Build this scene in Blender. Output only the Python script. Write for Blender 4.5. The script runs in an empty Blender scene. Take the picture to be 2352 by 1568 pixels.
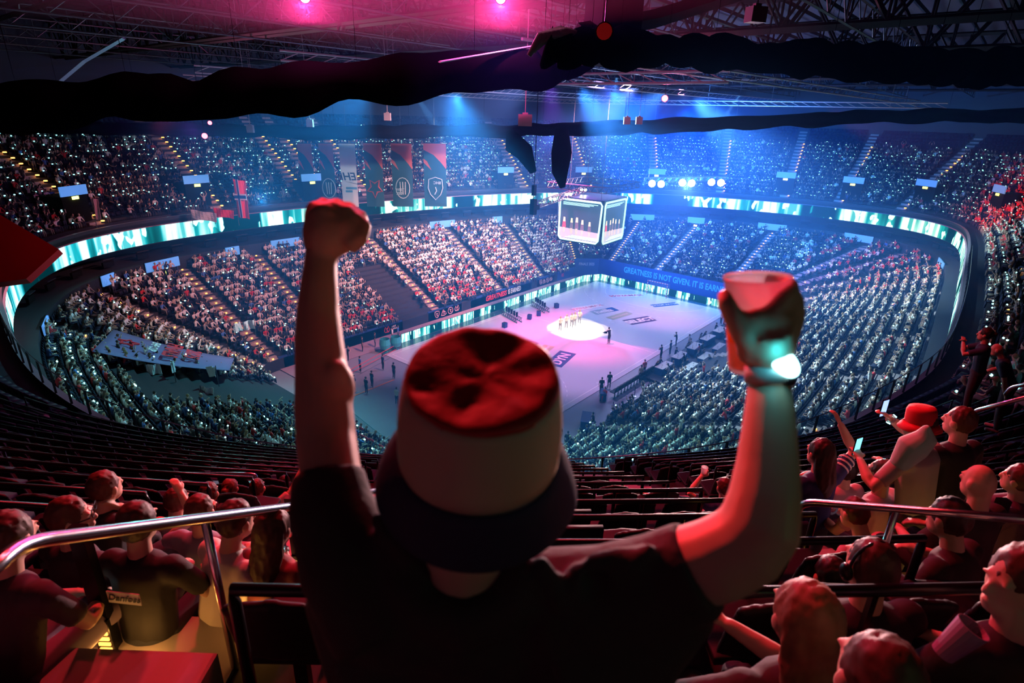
import bpy, bmesh, math, random
import numpy as np
from mathutils import Vector, Matrix
from mathutils.bvhtree import BVHTree
sc = bpy.context.scene
COL = sc.collection
rng = random.Random(7)
nr = np.random.RandomState(11)

# ------------------------------------------------------------------ camera
CP = np.array([-54.97262, -35.35485, 23.92085])
RX, RZ, RO, FPX = 1.1952792, -0.8783176, 0.0302889, 1320.88
CR = (Matrix.Rotation(RZ, 3, 'Z') @ Matrix.Rotation(RX, 3, 'X') @ Matrix.Rotation(RO, 3, 'Z'))
cam_d = bpy.data.cameras.new('camera'); cam = bpy.data.objects.new('camera', cam_d); COL.objects.link(cam)
cam.matrix_world = Matrix.Translation(Vector(CP)) @ CR.to_4x4()
cam_d.sensor_width = 36; cam_d.lens = FPX / 2352 * 36; cam_d.clip_start = .05; cam_d.clip_end = 400
cam_d.dof.use_dof = True; cam_d.dof.focus_distance = 30; cam_d.dof.aperture_fstop = 3.5
sc.camera = cam
CRn = np.array(CR)
def ray(px, py):
    return CRn @ np.array([(px - 1176) / FPX, -(py - 784) / FPX, -1.])
def at(px, py, d):                       # the point seen at a pixel, d metres deep
    return Vector(CP + ray(px, py) * d)
def project(P):
    P = np.atleast_2d(np.array(P, float)); c = (P - CP) @ CRn
    return np.stack([1176 + FPX * c[:, 0] / -c[:, 2], 784 - FPX * c[:, 1] / -c[:, 2], -c[:, 2]], 1)

# ------------------------------------------------------------------ world, exposure
w = bpy.data.worlds.new('world'); sc.world = w; w.use_nodes = True
w.node_tree.nodes['Background'].inputs[0].default_value = (.02, .08, .22, 1)
w.node_tree.nodes['Background'].inputs[1].default_value = .0
sc.view_settings.view_transform = 'Standard'; sc.view_settings.look = 'None'
sc.view_settings.exposure = 0; sc.view_settings.gamma = 1; sc.view_settings.use_curve_mapping = False
cy = sc.cycles
cy.max_bounces = 4; cy.diffuse_bounces = 1; cy.glossy_bounces = 2; cy.transmission_bounces = 4; cy.volume_bounces = 0
cy.transparent_max_bounces = 8; cy.caustics_reflective = False; cy.caustics_refractive = False
cy.sample_clamp_indirect = 3; cy.sample_clamp_direct = 0
cy.use_adaptive_sampling = True; cy.adaptive_threshold = .03
cy.use_denoising = True; cy.use_light_tree = True

# ------------------------------------------------------------------ lights of the arena
def aim(o, loc, tgt):
    o.location = loc
    o.rotation_euler = (Vector(tgt) - Vector(loc)).to_track_quat('-Z', 'Y').to_euler()
def spot(name, loc, tgt, col, energy, ang, blend=.5, size=.3):
    l = bpy.data.lights.new(name, 'SPOT'); o = bpy.data.objects.new(name, l); COL.objects.link(o)
    aim(o, loc, tgt); l.color = col; l.energy = energy; l.spot_size = math.radians(ang); l.spot_blend = blend; l.shadow_soft_size = size
    return o
def point(name, loc, col, energy, size=.05):
    l = bpy.data.lights.new(name, 'POINT'); o = bpy.data.objects.new(name, l); COL.objects.link(o)
    o.location = loc; l.color = col; l.energy = energy; l.shadow_soft_size = size
    return o
WHITE = (1, .97, .95); PINK = (1, .18, .5); MAG = (1, .08, .4); BLUE = (.05, .25, 1); CYAN = (.15, .8, 1); RED = (1, .03, .04); LILAC = (.62, .62, 1)
# show lights over the court
for k, (x, y) in enumerate([(14, -10), (-12, 16), (16, 10), (-16, -12)]):
    spot('follow_spot', (x, y, 27), (.4, .4, 0), WHITE, 70000, 11.0, .12, .1)
spot('court_wash_lilac', (14, 6, 28), (6, -1, 0), (.28, .34, 1), 40000, 75, .9, .5)
spot('court_wash_lilac', (-6, -6, 28), (-12, 0, 0), (.60, .36, 1), 34000, 75, .9, .5)
spot('court_wash_pink', (-3, 4, 28), (-1, 0, 0), (1, .07, .45), 95000, 44, 1, .5)
spot('court_wash_pink', (8, -6, 28), (13, -4, 0), (1, .32, .75), 24000, 34, 1, .5)
# stands
spot('stand_wash_pink', (-2, -6, 27), (-2, 24, 5), (1, .42, .55), 120000, 56, .8, .5)
spot('stand_wash_white', (8, -4, 27), (8, 24, 5), (.5, .6, 1), 70000, 60, .8, .5)
spot('stand_wash_pink', (-20, -8, 27), (-26, 22, 5), (1, .40, .50), 42000, 60, .8, .5)
spot('stand_wash_teal', (-25, 5, 27), (-44, 4, 5), (.15, .75, .9), 48000, 80, .9, .5)
spot('stand_wash_teal', (-28, -8, 25), (-34, -20, 4), (.2, .75, .9), 40000, 80, .9, .5)
spot('stand_wash_blue', (6, 2, 27), (34, -4, 5), (.01, .16, 1), 230000, 80, .9, .5)
spot('stand_wash_blue', (6, -8, 26), (16, -29, 6), (.34, .62, 1), 190000, 56, .9, .5)
spot('stand_wash_blue', (-12, -6, 26), (-8, -27, 5), (.34, .62, 1), 115000, 62, .9, .5)
spot('stand_wash_pink', (10, -6, 26), (28, -28, 6), (1, .25, .4), 36000, 50, .9, .5)
spot('upper_wash_lilac', (-6, 0, 22), (-2, 36, 16), (.5, .38, .9), 17000, 90, .9, .5)
spot('upper_wash_blue', (10, -5, 24), (52, -10, 16), (.01, .16, 1), 90000, 100, .9, .5)
spot('upper_wash_red', (10, -20, 25), (36, -40, 17), (1, .04, .06), 40000, 36, .9, .5)
spot('upper_wash_red', (-38, 6, 24), (-56, 14, 15), (1, .03, .03), 26000, 60, .9, .5)
spot('banner_fill', (-26, -6, 25), (-6, 22, 17), (.6, .75, 1), 26000, 44, .8, .3)  # added fill spot without a known source, brightens the hanging banners
# red show lights over the near tier
spot('near_red', tuple(at(1020, -520, 9)), tuple(at(1300, 1300, 4)), RED, 4200, 130, .8, .25)
spot('near_red', tuple(at(1380, -520, 9)), tuple(at(1700, 1200, 4)), RED, 3600, 130, .8, .25)
spot('near_red', tuple(at(500, -700, 9)), tuple(at(300, 1300, 4)), RED, 4400, 90, .8, .25)
spot('floodlight_beam', tuple(at(1578, 428, 72)), tuple(at(1500, 900, 2)), (1, .60, .78), 300000, 9, .6, .3)
spot('near_pink', tuple(at(1200, -300, 18)), tuple(at(1200, 1200, 6)), (1, .25, .45), 1300, 100, .8, .25)
spot('roof_wash_teal', (-26, 22, 15), (-48, -20, 31), (.1, .8, .9), 9000, 80, .9, .3)
spot('sidewall_fill', (-40, -4, 24), tuple(at(30, 560, 28)), RED, 1500, 50, .8, .2)  # added red spot, brightens the dark entrance wall at the left edge
point('rear_amber_fill', tuple(at(1176, 784, -.6) + Vector((-1.1, .9, -1.5))), (1, .50, .12), 1.1, .06)  # unseen amber light added behind the camera to warm the hat side
point('rear_green_fill', tuple(at(1176, 784, -.3) + Vector((1.3, -1.4, -.3))), (.1, 1, .3), 2.6, .06)  # unseen green light added behind the camera for the hat, no exit sign
_a = at(1745, 1170, .79); spot('near_red', tuple(_a + (at(600, -300, 3.5) - _a) * 2.6), tuple(_a), RED, 6500, 3.3, .7, .15)  # added narrow red spot that lights only the raised right arm
# ------------------------------------------------------------------ materials
def mat(name, col, rough=.6, metal=0., emit=0., ecol=None, spec=.5, noise=0., nscale=8., bump=0., **kw):
    m = bpy.data.materials.new(name); m.use_nodes = True; nt = m.node_tree; b = nt.nodes['Principled BSDF']
    c = (*col, 1)
    b.inputs['Base Color'].default_value = c; b.inputs['Roughness'].default_value = rough; b.inputs['Metallic'].default_value = metal
    b.inputs['Specular IOR Level'].default_value = spec
    if emit:
        b.inputs['Emission Color'].default_value = (*(ecol or col), 1); b.inputs['Emission Strength'].default_value = emit
    if noise or bump:
        tc = nt.nodes.new('ShaderNodeTexCoord'); n = nt.nodes.new('ShaderNodeTexNoise'); n.inputs['Scale'].default_value = nscale; n.inputs['Detail'].default_value = 4
        nt.links.new(tc.outputs['Object'], n.inputs['Vector'])
        if noise:
            mx = nt.nodes.new('ShaderNodeMix'); mx.data_type = 'RGBA'
            mx.inputs[6].default_value = tuple(max(0, v * (1 - noise)) for v in col) + (1,); mx.inputs[7].default_value = tuple(min(1, v * (1 + noise)) for v in col) + (1,)
            nt.links.new(n.outputs['Fac'], mx.inputs[0]); nt.links.new(mx.outputs[2], b.inputs['Base Color'])
        if bump:
            bp = nt.nodes.new('ShaderNodeBump'); bp.inputs['Strength'].default_value = bump; bp.inputs['Distance'].default_value = .02
            nt.links.new(n.outputs['Fac'], bp.inputs['Height']); nt.links.new(bp.outputs['Normal'], b.inputs['Normal'])
    for k, v in kw.items(): b.inputs[k.replace('_', ' ')].default_value = v
    return m
def nosample(m):
    m.cycles.emission_sampling = 'NONE'; return m
M = {}
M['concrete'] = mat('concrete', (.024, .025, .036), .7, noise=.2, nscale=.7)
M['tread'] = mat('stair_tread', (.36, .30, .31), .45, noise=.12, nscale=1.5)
M['darkwall'] = mat('dark_wall', (.012, .016, .03), .6)
M['navy'] = mat('navy_banner', (.012, .05, .22), .6)
M['black'] = mat('black', (.006, .006, .007), .8, spec=.1)
M['blackm'] = mat('black_metal', (.012, .012, .016), .3, .6)
M['chrome'] = mat('brushed_steel', (.62, .60, .62), .22, 1.)
M['steel'] = mat('dark_steel', (.10, .12, .14), .4, .7)
M['deck'] = mat('roof_deck', (.08, .075, .08), .9, noise=.2, nscale=.2)
M['cloth'] = mat('black_drape', (.0025, .002, .003), 1, spec=0, bump=.6, nscale=3)
M['white'] = mat('white_plastic', (.75, .74, .74), .5)
M['seat'] = mat('seat_navy', (.006, .010, .032), .65, spec=.25)
M['seatb'] = mat('seat_black', (.007, .007, .009), .6, spec=.25)
M['led'] = nosample(mat('wristband_light', (.1, .6, .7), .5, emit=9, ecol=(.30, .95, 1)))
M['ledfar'] = nosample(mat('wristband_light_far', (.1, .6, .7), .5, emit=6, ecol=(.22, .9, 1)))
M['amber'] = nosample(mat('step_light', (1, .5, .1), .5, emit=5, ecol=(1, .42, .08)))
M['exit'] = nosample(mat('exit_light', (.9, 1, .1), .5, emit=5, ecol=(.9, 1, .15)))
M['signblue'] = nosample(mat('sign_blue', (.1, .3, .8), .5, emit=.75, ecol=(.10, .32, .8)))
M['glass'] = mat('glass', (.8, .9, .95), .03, Transmission_Weight=1., IOR=1.02)
M['shaft'] = nosample(mat('lamp_white', (1, 1, 1), .5, emit=60, ecol=(.75, .8, 1)))
M['redlamp'] = nosample(mat('lamp_red', (1, .1, .1), .5, emit=14, ecol=(1, .06, .1)))
M['pinklamp'] = nosample(mat('lamp_pink', (1, .1, .3), .5, emit=30, ecol=(1, .10, .35)))
M['whiteboard'] = mat('banner_white', (.62, .66, .68), .7)
M['txtwhite'] = mat('lettering_white', (.8, .8, .8), .6)
M['txtred'] = mat('lettering_red', (.8, .03, .05), .6)
M['txtblue'] = nosample(mat('lettering_cyan_glow', (.06, .45, .7), .6, emit=.10, ecol=(.1, .6, 1)))  # printed banner lettering, a faint glow is added to its colour
M['txtdark'] = mat('lettering_dark', (.01, .03, .05), .6)

# LED advertising strip: a scrolling pattern of white blocks and letter fragments
def led_material(name, scale, strength, base):
    m = bpy.data.materials.new(name); m.use_nodes = True; nt = m.node_tree; N = nt.nodes; L = nt.links; N.clear()
    out = N.new('ShaderNodeOutputMaterial'); em = N.new('ShaderNodeEmission'); L.new(em.outputs[0], out.inputs[0])
    uv = N.new('ShaderNodeUVMap'); uv.uv_map = 'UVMap'; sp = N.new('ShaderNodeSeparateXYZ'); L.new(uv.outputs[0], sp.inputs[0])
    def math_(op, a, b=None, c=None):
        n = N.new('ShaderNodeMath'); n.operation = op
        for i, v in enumerate((a, b, c)):
            if v is None: continue
            if isinstance(v, (int, float)): n.inputs[i].default_value = v
            else: L.new(v, n.inputs[i])
        return n.outputs[0]
    u = math_('MULTIPLY', sp.outputs[0], scale); v = sp.outputs[1]
    def noise(su, sv, off):
        cb = N.new('ShaderNodeCombineXYZ'); L.new(math_('MULTIPLY', u, su), cb.inputs[0]); L.new(math_('MULTIPLY_ADD', v, sv, off), cb.inputs[1])
        n = N.new('ShaderNodeTexNoise'); n.inputs['Scale'].default_value = 1; n.inputs['Detail'].default_value = 1.5; L.new(cb.outputs[0], n.inputs['Vector']); return n.outputs['Fac']
    def ramp(x, lo, hi):
        r = N.new('ShaderNodeMapRange'); r.inputs[1].default_value = lo; r.inputs[2].default_value = hi; L.new(x, r.inputs[0]); return r.outputs[0]
    band = ramp(noise(.30, 0, 3.3), .42, .46)            # where the strip is lit
    bars = ramp(noise(1.1, .05, 9.1), .33, .52)
    soft = ramp(noise(3.0, .12, 20.7), .42, .56)
    let = ramp(noise(2.2, .9, 31.9), .54, .57)
    x = math_('MULTIPLY', band, math_('MAXIMUM', math_('MULTIPLY', bars, math_('MULTIPLY_ADD', soft, .5, .5)), math_('MULTIPLY', let, .85)))
    x = math_('MAXIMUM', x, math_('MULTIPLY', math_('SUBTRACT', 1, band), math_('MULTIPLY', let, ramp(noise(.9, 0, 51), .52, .56))))
    cr = N.new('ShaderNodeValToRGB'); e = cr.color_ramp.elements; e[0].position = 0; e[0].color = (*base, 1); e[1].position = 1; e[1].color = (.62, 1, 1, 1)
    k = e.new(.45); k.color = (.01, .42, .50, 1)
    L.new(x, cr.inputs[0]); L.new(cr.outputs[0], em.inputs[0])
    L.new(math_('MULTIPLY_ADD', x, strength, .6), em.inputs[1])
    nosample(m); return m
M['ribbon'] = led_material('led_ribbon', .42, 1.9, (.0, .055, .075))
M['board'] = led_material('led_board', 1.5, 1.9, (.0, .09, .13))

def court_material():
    m = mat('court_floor', (.62, .60, .70), .22, spec=.6); nt = m.node_tree; N = nt.nodes; L = nt.links
    tc = N.new('ShaderNodeTexCoord'); n = N.new('ShaderNodeTexNoise'); n.inputs['Scale'].default_value = .25; n.inputs['Detail'].default_value = 6
    L.new(tc.outputs['Object'], n.inputs['Vector']); mr = N.new('ShaderNodeMapRange'); mr.inputs[3].default_value = .17; mr.inputs[4].default_value = .32
    L.new(n.outputs['Fac'], mr.inputs[0]); L.new(mr.outputs[0], N['Principled BSDF'].inputs['Roughness']); return m
M['court'] = court_material()
M['teal_floor'] = mat('border_floor', (.03, .10, .13), .22, noise=.2, nscale=.4)
M['pitfloor'] = mat('arena_floor', (.24, .25, .32), .38, noise=.25, nscale=.3)
M['walk'] = mat('walkway_floor', (.34, .26, .33), .5, noise=.2, nscale=.5)

# ------------------------------------------------------------------ mesh helpers
def newmesh(name, V, F, mats=(), mi=None, smooth=False):
    me = bpy.data.meshes.new(name); me.from_pydata([tuple(map(float, v)) for v in V], [], F)
    for m in mats: me.materials.append(m)
    if mi is not None: me.polygons.foreach_set('material_index', mi)
    if smooth: me.polygons.foreach_set('use_smooth', [True] * len(F))
    me.update(); return me
def link(name, me, parent=None, **props):
    o = bpy.data.objects.new(name, me); COL.objects.link(o)
    if parent is not None: o.parent = parent
    for k, v in props.items(): o[k] = v
    return o
def tag(o, label, cat, group=None):
    o['label'] = label; o['category'] = cat
    if group: o['group'] = group
    return o
def empty(name, loc=(0, 0, 0), rz=0.):
    o = bpy.data.objects.new(name, None); COL.objects.link(o); o.location = loc; o.rotation_euler = (0, 0, rz); o.empty_display_size = .2
    return o
class MB:
    """collects shapes for ONE mesh"""
    def __init__(s): s.V = []; s.F = []; s.I = []; s.mi = 0
    def add(s, V, F):
        n = len(s.V); s.V += [tuple(v) for v in V]; s.F += [tuple(i + n for i in f) for f in F]; s.I += [s.mi] * len(F); return s
    def box(s, c, size, rz=0., R=None):
        hx, hy, hz = size[0] / 2, size[1] / 2, size[2] / 2
        P = [Vector((x, y, z)) for z in (-hz, hz) for x, y in ((-hx, -hy), (hx, -hy), (hx, hy), (-hx, hy))]
        Rm = R or Matrix.Rotation(rz, 3, 'Z')
        return s.add([Rm @ q + Vector(c) for q in P], [(3, 2, 1, 0), (4, 5, 6, 7), (0, 1, 5, 4), (1, 2, 6, 5), (2, 3, 7, 6), (3, 0, 4, 7)])
    def tube(s, pts, r, n=8, cap=True, flat=(1, 1)):
        pts = [Vector(q) for q in pts]; rs = r if hasattr(r, '__len__') else [r] * len(pts)
        V = []; F = []; up = None
        for i, q in enumerate(pts):
            a = pts[max(0, i - 1)]; b = pts[min(len(pts) - 1, i + 1)]; t = (b - a).normalized() if (b - a).length > 1e-9 else Vector((0, 0, 1))
            if up is None: up = Vector((0, 0, 1)) if abs(t.z) < .9 else Vector((0, 1, 0))
            x = t.cross(up)
            if x.length < 1e-5: x = t.orthogonal()
            x.normalize(); y = x.cross(t).normalized(); up = y
            for k in range(n):
                a2 = 2 * math.pi * k / n; V.append(q + x * math.cos(a2) * rs[i] * flat[0] + y * math.sin(a2) * rs[i] * flat[1])
        for i in range(len(pts) - 1):
            for k in range(n):
                F.append((i * n + k, i * n + (k + 1) % n, (i + 1) * n + (k + 1) % n, (i + 1) * n + k))
        if cap: F.append(tuple(range(n - 1, -1, -1))); F.append(tuple((len(pts) - 1) * n + k for k in range(n)))
        return s.add(V, F)
    def ball(s, c, r, n=10, m=7, R=None):
        rx, ry, rz = r if hasattr(r, '__len__') else (r, r, r)
        V = []; F = []; Rm = R or Matrix.Identity(3)
        V.append(Vector((0, 0, rz)))
        for i in range(1, m):
            p = math.pi * i / m
            for k in range(n):
                a = 2 * math.pi * k / n; V.append(Vector((rx * math.sin(p) * math.cos(a), ry * math.sin(p) * math.sin(a), rz * math.cos(p))))
        V.append(Vector((0, 0, -rz)))
        for k in range(n): F.append((0, 1 + k, 1 + (k + 1) % n))
        for i in range(m - 2):
            for k in range(n): F.append((1 + i * n + k, 1 + (i + 1) * n + k, 1 + (i + 1) * n + (k + 1) % n, 1 + i * n + (k + 1) % n))
        e = len(V) - 1; b0 = 1 + (m - 2) * n
        for k in range(n): F.append((e, b0 + (k + 1) % n, b0 + k))
        return s.add([Rm @ v + Vector(c) for v in V], F)
    def lathe(s, prof, n=24, c=(0, 0, 0), R=None):
        Rm = R or Matrix.Identity(3); V = []; F = []
        for (r, z) in prof:
            for k in range(n):
                a = 2 * math.pi * k / n; V.append(Rm @ Vector((r * math.cos(a), r * math.sin(a), z)) + Vector(c))
        for i in range(len(prof) - 1):
            for k in range(n): F.append((i * n + k, i * n + (k + 1) % n, (i + 1) * n + (k + 1) % n, (i + 1) * n + k))
        return s.add(V, F)
    def mesh(s, name, mats=(), smooth=False): return newmesh(name, s.V, s.F, mats, s.I if len(mats) > 1 else None, smooth)
    def build(s, name, mats, parent=None, smooth=False, **props):
        if not isinstance(mats, (list, tuple)): mats = [mats]
        return link(name, s.mesh(name, mats, smooth), parent, **props)
def text_mesh(s, size, m, name='lettering', bold=0., shear=0., extrude=.004, align='CENTER', sx=1.):
    cu = bpy.data.curves.new('t', 'FONT'); cu.body = s; cu.size = size; cu.align_x = align; cu.align_y = 'CENTER'; cu.extrude = extrude; cu.offset = bold * size; cu.shear = shear; cu.resolution_u = 3
    o = bpy.data.objects.new('t', cu)
    me = apply_mods(o); bpy.data.objects.remove(o)
    if sx != 1: me.transform(Matrix.Diagonal((sx, 1, 1, 1)))
    me.name = name; me.materials.clear(); me.materials.append(m); return me
def frame3(o, x, z):           # matrix with local x along x, local z along z
    x = Vector(x).normalized(); z = Vector(z).normalized(); y = z.cross(x).normalized(); x = y.cross(z)
    return Matrix.Translation(Vector(o)) @ Matrix((x, y, z)).transposed().to_4x4()
TMP = bpy.data.scenes.new('tmp')
def apply_mods(o):
    for c in list(o.users_collection): c.objects.unlink(o)
    TMP.collection.objects.link(o); vl = TMP.view_layers[0]; vl.update(); me = bpy.data.meshes.new_from_object(o.evaluated_get(vl.depsgraph)); return me
def fuse(mb, name, mats, voxel, smooth=3, parent=None, **props):
    """one continuous surface out of overlapping shapes"""
    o = link(name, mb.mesh(name, []))
    r = o.modifiers.new('r', 'REMESH'); r.mode = 'VOXEL'; r.voxel_size = voxel; r.use_smooth_shade = True
    if smooth: q = o.modifiers.new('s', 'SMOOTH'); q.factor = .5; q.iterations = smooth
    me = apply_mods(o); bpy.data.objects.remove(o); me.name = name
    me.materials.clear()
    for m in (mats if isinstance(mats, (list, tuple)) else [mats]): me.materials.append(m)
    return link(name, me, parent, **props)

# ------------------------------------------------------------------ bowl geometry
ctrl = np.array([(-50.4, 2), (-49.4, 9.5), (-47.6, 16.2), (-45.2, 21.2), (-42.0, 25.2), (-37.6, 28.0), (-32.0, 29.5), (-24.8, 30.2), (-16.6, 30.0), (-4.4, 28.7), (5.6, 26.4), (16.4, 22.6), (24.5, 17.8),
                 (30.8, 12.0), (36.8, 2), (39.8, -7), (41.2, -15.4), (40.2, -23.9), (36.9, -29.2), (30.6, -32.2), (20, -33.4), (10.0, -33.9), (-2, -34.5), (-11.2, -34.8), (-22.3, -34.8), (-27.0, -33.9), (-32.5, -32.6), (-37.6, -30.7), (-41.5, -28.0), (-44.3, -25.0), (-46.8, -21.7), (-49.0, -17.6), (-50.4, -12.8), (-50.9, -8.5), (-51, -4)])
def closed_spline(P, M_):
    n = len(P); out = []
    for i in range(n):
        p0, p1, p2, p3 = P[i - 1], P[i], P[(i + 1) % n], P[(i + 2) % n]
        for t in np.linspace(0, 1, 24, endpoint=False):
            out.append(.5 * ((2 * p1) + (-p0 + p2) * t + (2 * p0 - 5 * p1 + 4 * p2 - p3) * t * t + (-p0 + 3 * p1 - 3 * p2 + p3) * t ** 3))
    out = np.array(out); out = resample(out, M_)
    for _ in range(30): out = (np.roll(out, 1, 0) + out * 2 + np.roll(out, -1, 0)) / 4
    return resample(out, M_)
def resample(P, M_):
    Q = np.vstack([P, P[:1]]); s = np.r_[0, np.cumsum(np.hypot(*np.diff(Q, axis=0).T))]
    t = np.linspace(0, s[-1], M_, endpoint=False); return np.stack([np.interp(t, s, Q[:, 0]), np.interp(t, s, Q[:, 1])], 1)
RM = 360
RP = closed_spline(ctrl, RM)
tg = np.roll(RP, -1, 0) - np.roll(RP, 1, 0); tg /= np.hypot(*tg.T)[:, None]
RN = np.stack([-tg[:, 1], tg[:, 0]], 1)                       # outward (the path runs clockwise)
if ((RP + RN - RP.mean(0)) ** 2).sum() < ((RP - RN - RP.mean(0)) ** 2).sum(): RN = -RN
for _ in range(40):
    RN = (np.roll(RN, 1, 0) + RN * 2 + np.roll(RN, -1, 0)) / 4; RN /= np.hypot(*RN.T)[:, None]
# inner edge of the lower bowl: a rounded rectangle; each ring point looks at its nearest point on it
IX0, IX1, IY0, IY1, IR = -33., 23.2, -15.2, 14.8, 3.
def near_inner(q):
    x = min(max(q[0], IX0 + IR), IX1 - IR); y = min(max(q[1], IY0 + IR), IY1 - IR)
    d = np.array([q[0] - x, q[1] - y]); d /= max(np.hypot(*d), 1e-6); return np.array([x, y]) + d * IR
OP = RP - RN * 1.0
IP = np.array([near_inner(q) for q in OP])
def ss(x, a, b): t = np.clip((x - a) / (b - a), 0, 1); return t * t * (3 - 2 * t)
Z0 = 1.15 + 1.9 * ss(IP[:, 0], 19, 23)
LROWS, UROWS, UD, UZ, UH = 19, 20, .80, 12.95, .48
UD0 = 1.3
UBK = 13.25 + 1.25 * np.exp(-(np.hypot(*(RP - CP[:2]).T) - 14.7) ** 2 / 260.)
UBK = np.where(np.hypot(*(RP - CP[:2]).T) < 14.7, 14.5, UBK)
def lower_row(s): return IP + (OP - IP) * s
def lower_z(s): return Z0 + (8.0 - Z0) * s
def upper_row(d): return RP + RN * d
def terrace(rows, name, m):
    """rows: list of (front_xy, back_xy, z_riser_bottom, z_tread)"""
    V = []; F = []
    for (a, b, z0, z1) in rows:
        n = len(V); z0 = np.broadcast_to(z0, (RM,)); z1 = np.broadcast_to(z1, (RM,))
        for k in range(RM): V += [(a[k][0], a[k][1], z0[k]), (a[k][0], a[k][1], z1[k]), (b[k][0], b[k][1], z1[k])]
        for k in range(RM):
            j = (k + 1) % RM; F += [(n + 3 * k, n + 3 * j, n + 3 * j + 1, n + 3 * k + 1), (n + 3 * k + 1, n + 3 * j + 1, n + 3 * j + 2, n + 3 * k + 2)]
    o = link(name, newmesh(name, V, F, [m]), kind='structure')
    return o, BVHTree.FromPolygons([Vector(v) for v in V], F), V, F
L = []
for r in range(LROWS):
    s0, s1 = r / LROWS, (r + 1) / LROWS
    L.append((lower_row(s0), lower_row(s1), Z0 - 0 if r == 0 else lower_z((r - 1) / (LROWS - 1)), lower_z(r / (LROWS - 1))))
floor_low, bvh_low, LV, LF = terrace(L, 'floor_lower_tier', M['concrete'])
U = [(upper_row(0), upper_row(UD0), UZ - .3, UZ)]
for r in range(UROWS):
    U.append((upper_row(UD0 + UD * r), upper_row(UD0 + UD * (r + 1)), UBK + UH * (r - 1) if r else UZ, UBK + UH * r))
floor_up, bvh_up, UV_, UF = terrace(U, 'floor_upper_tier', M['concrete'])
floor_up.data.materials.append(M['darkwall'])
for i_ in range(4 * RM):
    floor_up.data.polygons[i_].material_index = 1 if i_ < 2 * RM or i_ % 2 == 0 else 0
def hit(px, py, which='up', h=0.):
    """where the view ray through a pixel meets a tier raised by h -> (point, column, row)"""
    o = Vector(CP) - Vector((0, 0, h)); d = Vector(ray(px, py)).normalized()
    b = bvh_up if which == 'up' else bvh_low
    p, n, i, _ = b.ray_cast(o, d, 300)
    if p is None: return None
    return p, (i // 2) % RM, (i // 2) // RM
def wallstrip(xy0, z0, xy1, z1, name, m, uv=False, idx=None):
    V = []; F = []; idx = list(range(RM)) if idx is None else idx; closed = len(idx) == RM
    z0 = np.broadcast_to(z0, (RM,)); z1 = np.broadcast_to(z1, (RM,))
    for k in idx: V += [(*xy0[k], z0[k]), (*xy1[k], z1[k])]
    n = len(idx)
    for k in range(n if closed else n - 1): j = (k + 1) % n; F.append((2 * k, 2 * j, 2 * j + 1, 2 * k + 1))
    me = newmesh(name, V, F, [m])
    if uv:
        U_ = me.uv_layers.new(name='UVMap'); dd = np.r_[0, np.cumsum(np.hypot(*np.diff(np.vstack([xy0[idx], xy0[idx[:1]]]), axis=0).T))]
        for f, poly in enumerate(me.polygons):
            uu = [dd[f], dd[f + 1], dd[f + 1], dd[f]]; vv = [0, 0, 1, 1]
            for q, li in enumerate(poly.loop_indices): U_.data[li].uv = (uu[q], vv[q])
    return me
ALLK = list(range(RM))
# ------------------------------------------------------------------ floors
def plane(name, x0, y0, x1, y1, z, m, parent=None, th=.0, **pr):
    if th: return MB().box(((x0 + x1) / 2, (y0 + y1) / 2, z - th / 2), (abs(x1 - x0), abs(y1 - y0), th)).build(name, m, parent, **pr)
    return link(name, newmesh(name, [(x0, y0, z), (x1, y0, z), (x1, y1, z), (x0, y1, z)], [(0, 1, 2, 3)], [m]), parent, **pr)
plane('floor_arena', -50, -40, 45, 40, -.03, M['pitfloor'], kind='structure')
fc = plane('floor_court', -20.6, -10.6, 20.6, 10.6, .02, M['court'], th=.04, kind='structure')
plane('floor_border', -20.6, 10.6, 21.4, 11.8, .0, M['teal_floor'], th=.02, kind='structure')
plane('floor_border.001', 20.6, -11.6, 21.6, 10.6, .0, M['teal_floor'], th=.02, kind='structure')
plane('floor_walkway', -30, 12.1, 22.6, 14.8, .06, M['walk'], th=.06, kind='structure')
# court markings (one painted layer)
mb = MB()
def strip(pts, wd=.06, z=.026, dash=None):
    for i in range(len(pts) - 1):
        if dash and (i // dash) % 2: continue
        a, b = Vector(pts[i]), Vector(pts[i + 1]); t = (b - a).normalized(); n = Vector((-t.y, t.x)) * wd / 2
        mb.add([(a.x + n.x, a.y + n.y, z), (a.x - n.x, a.y - n.y, z), (b.x - n.x, b.y - n.y, z), (b.x + n.x, b.y + n.y, z)], [(0, 1, 2, 3)])
def line(*p, **k): strip([Vector(q) for q in p], **k)
line((-20, -10), (20, -10), (20, 10), (-20, 10), (-20, -10), wd=.09); line((0, -10), (0, 10), wd=.09)
for s in (-1, 1):
    for R_, dsh in ((6, None), (9, 2)):
        P = []
        for k in range(61):
            a = math.pi / 2 * k / 60; P.append((R_ * math.sin(a), 1.5 + R_ * math.cos(a)))
        P = P[::1] + [(R_, 1.5 - 3 * k / 12) for k in range(1, 12)] + [(x, -y) for x, y in P[::-1]]
        strip([Vector((s * (20 - x), y)) for x, y in P if abs(y) <= 10], dash=dsh)
    strip([Vector((s * 13, -.5)), Vector((s * 13, .5))])
mb.build('court_line', mat('line_paint', (.85, .82, .86), .4), fc)
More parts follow.
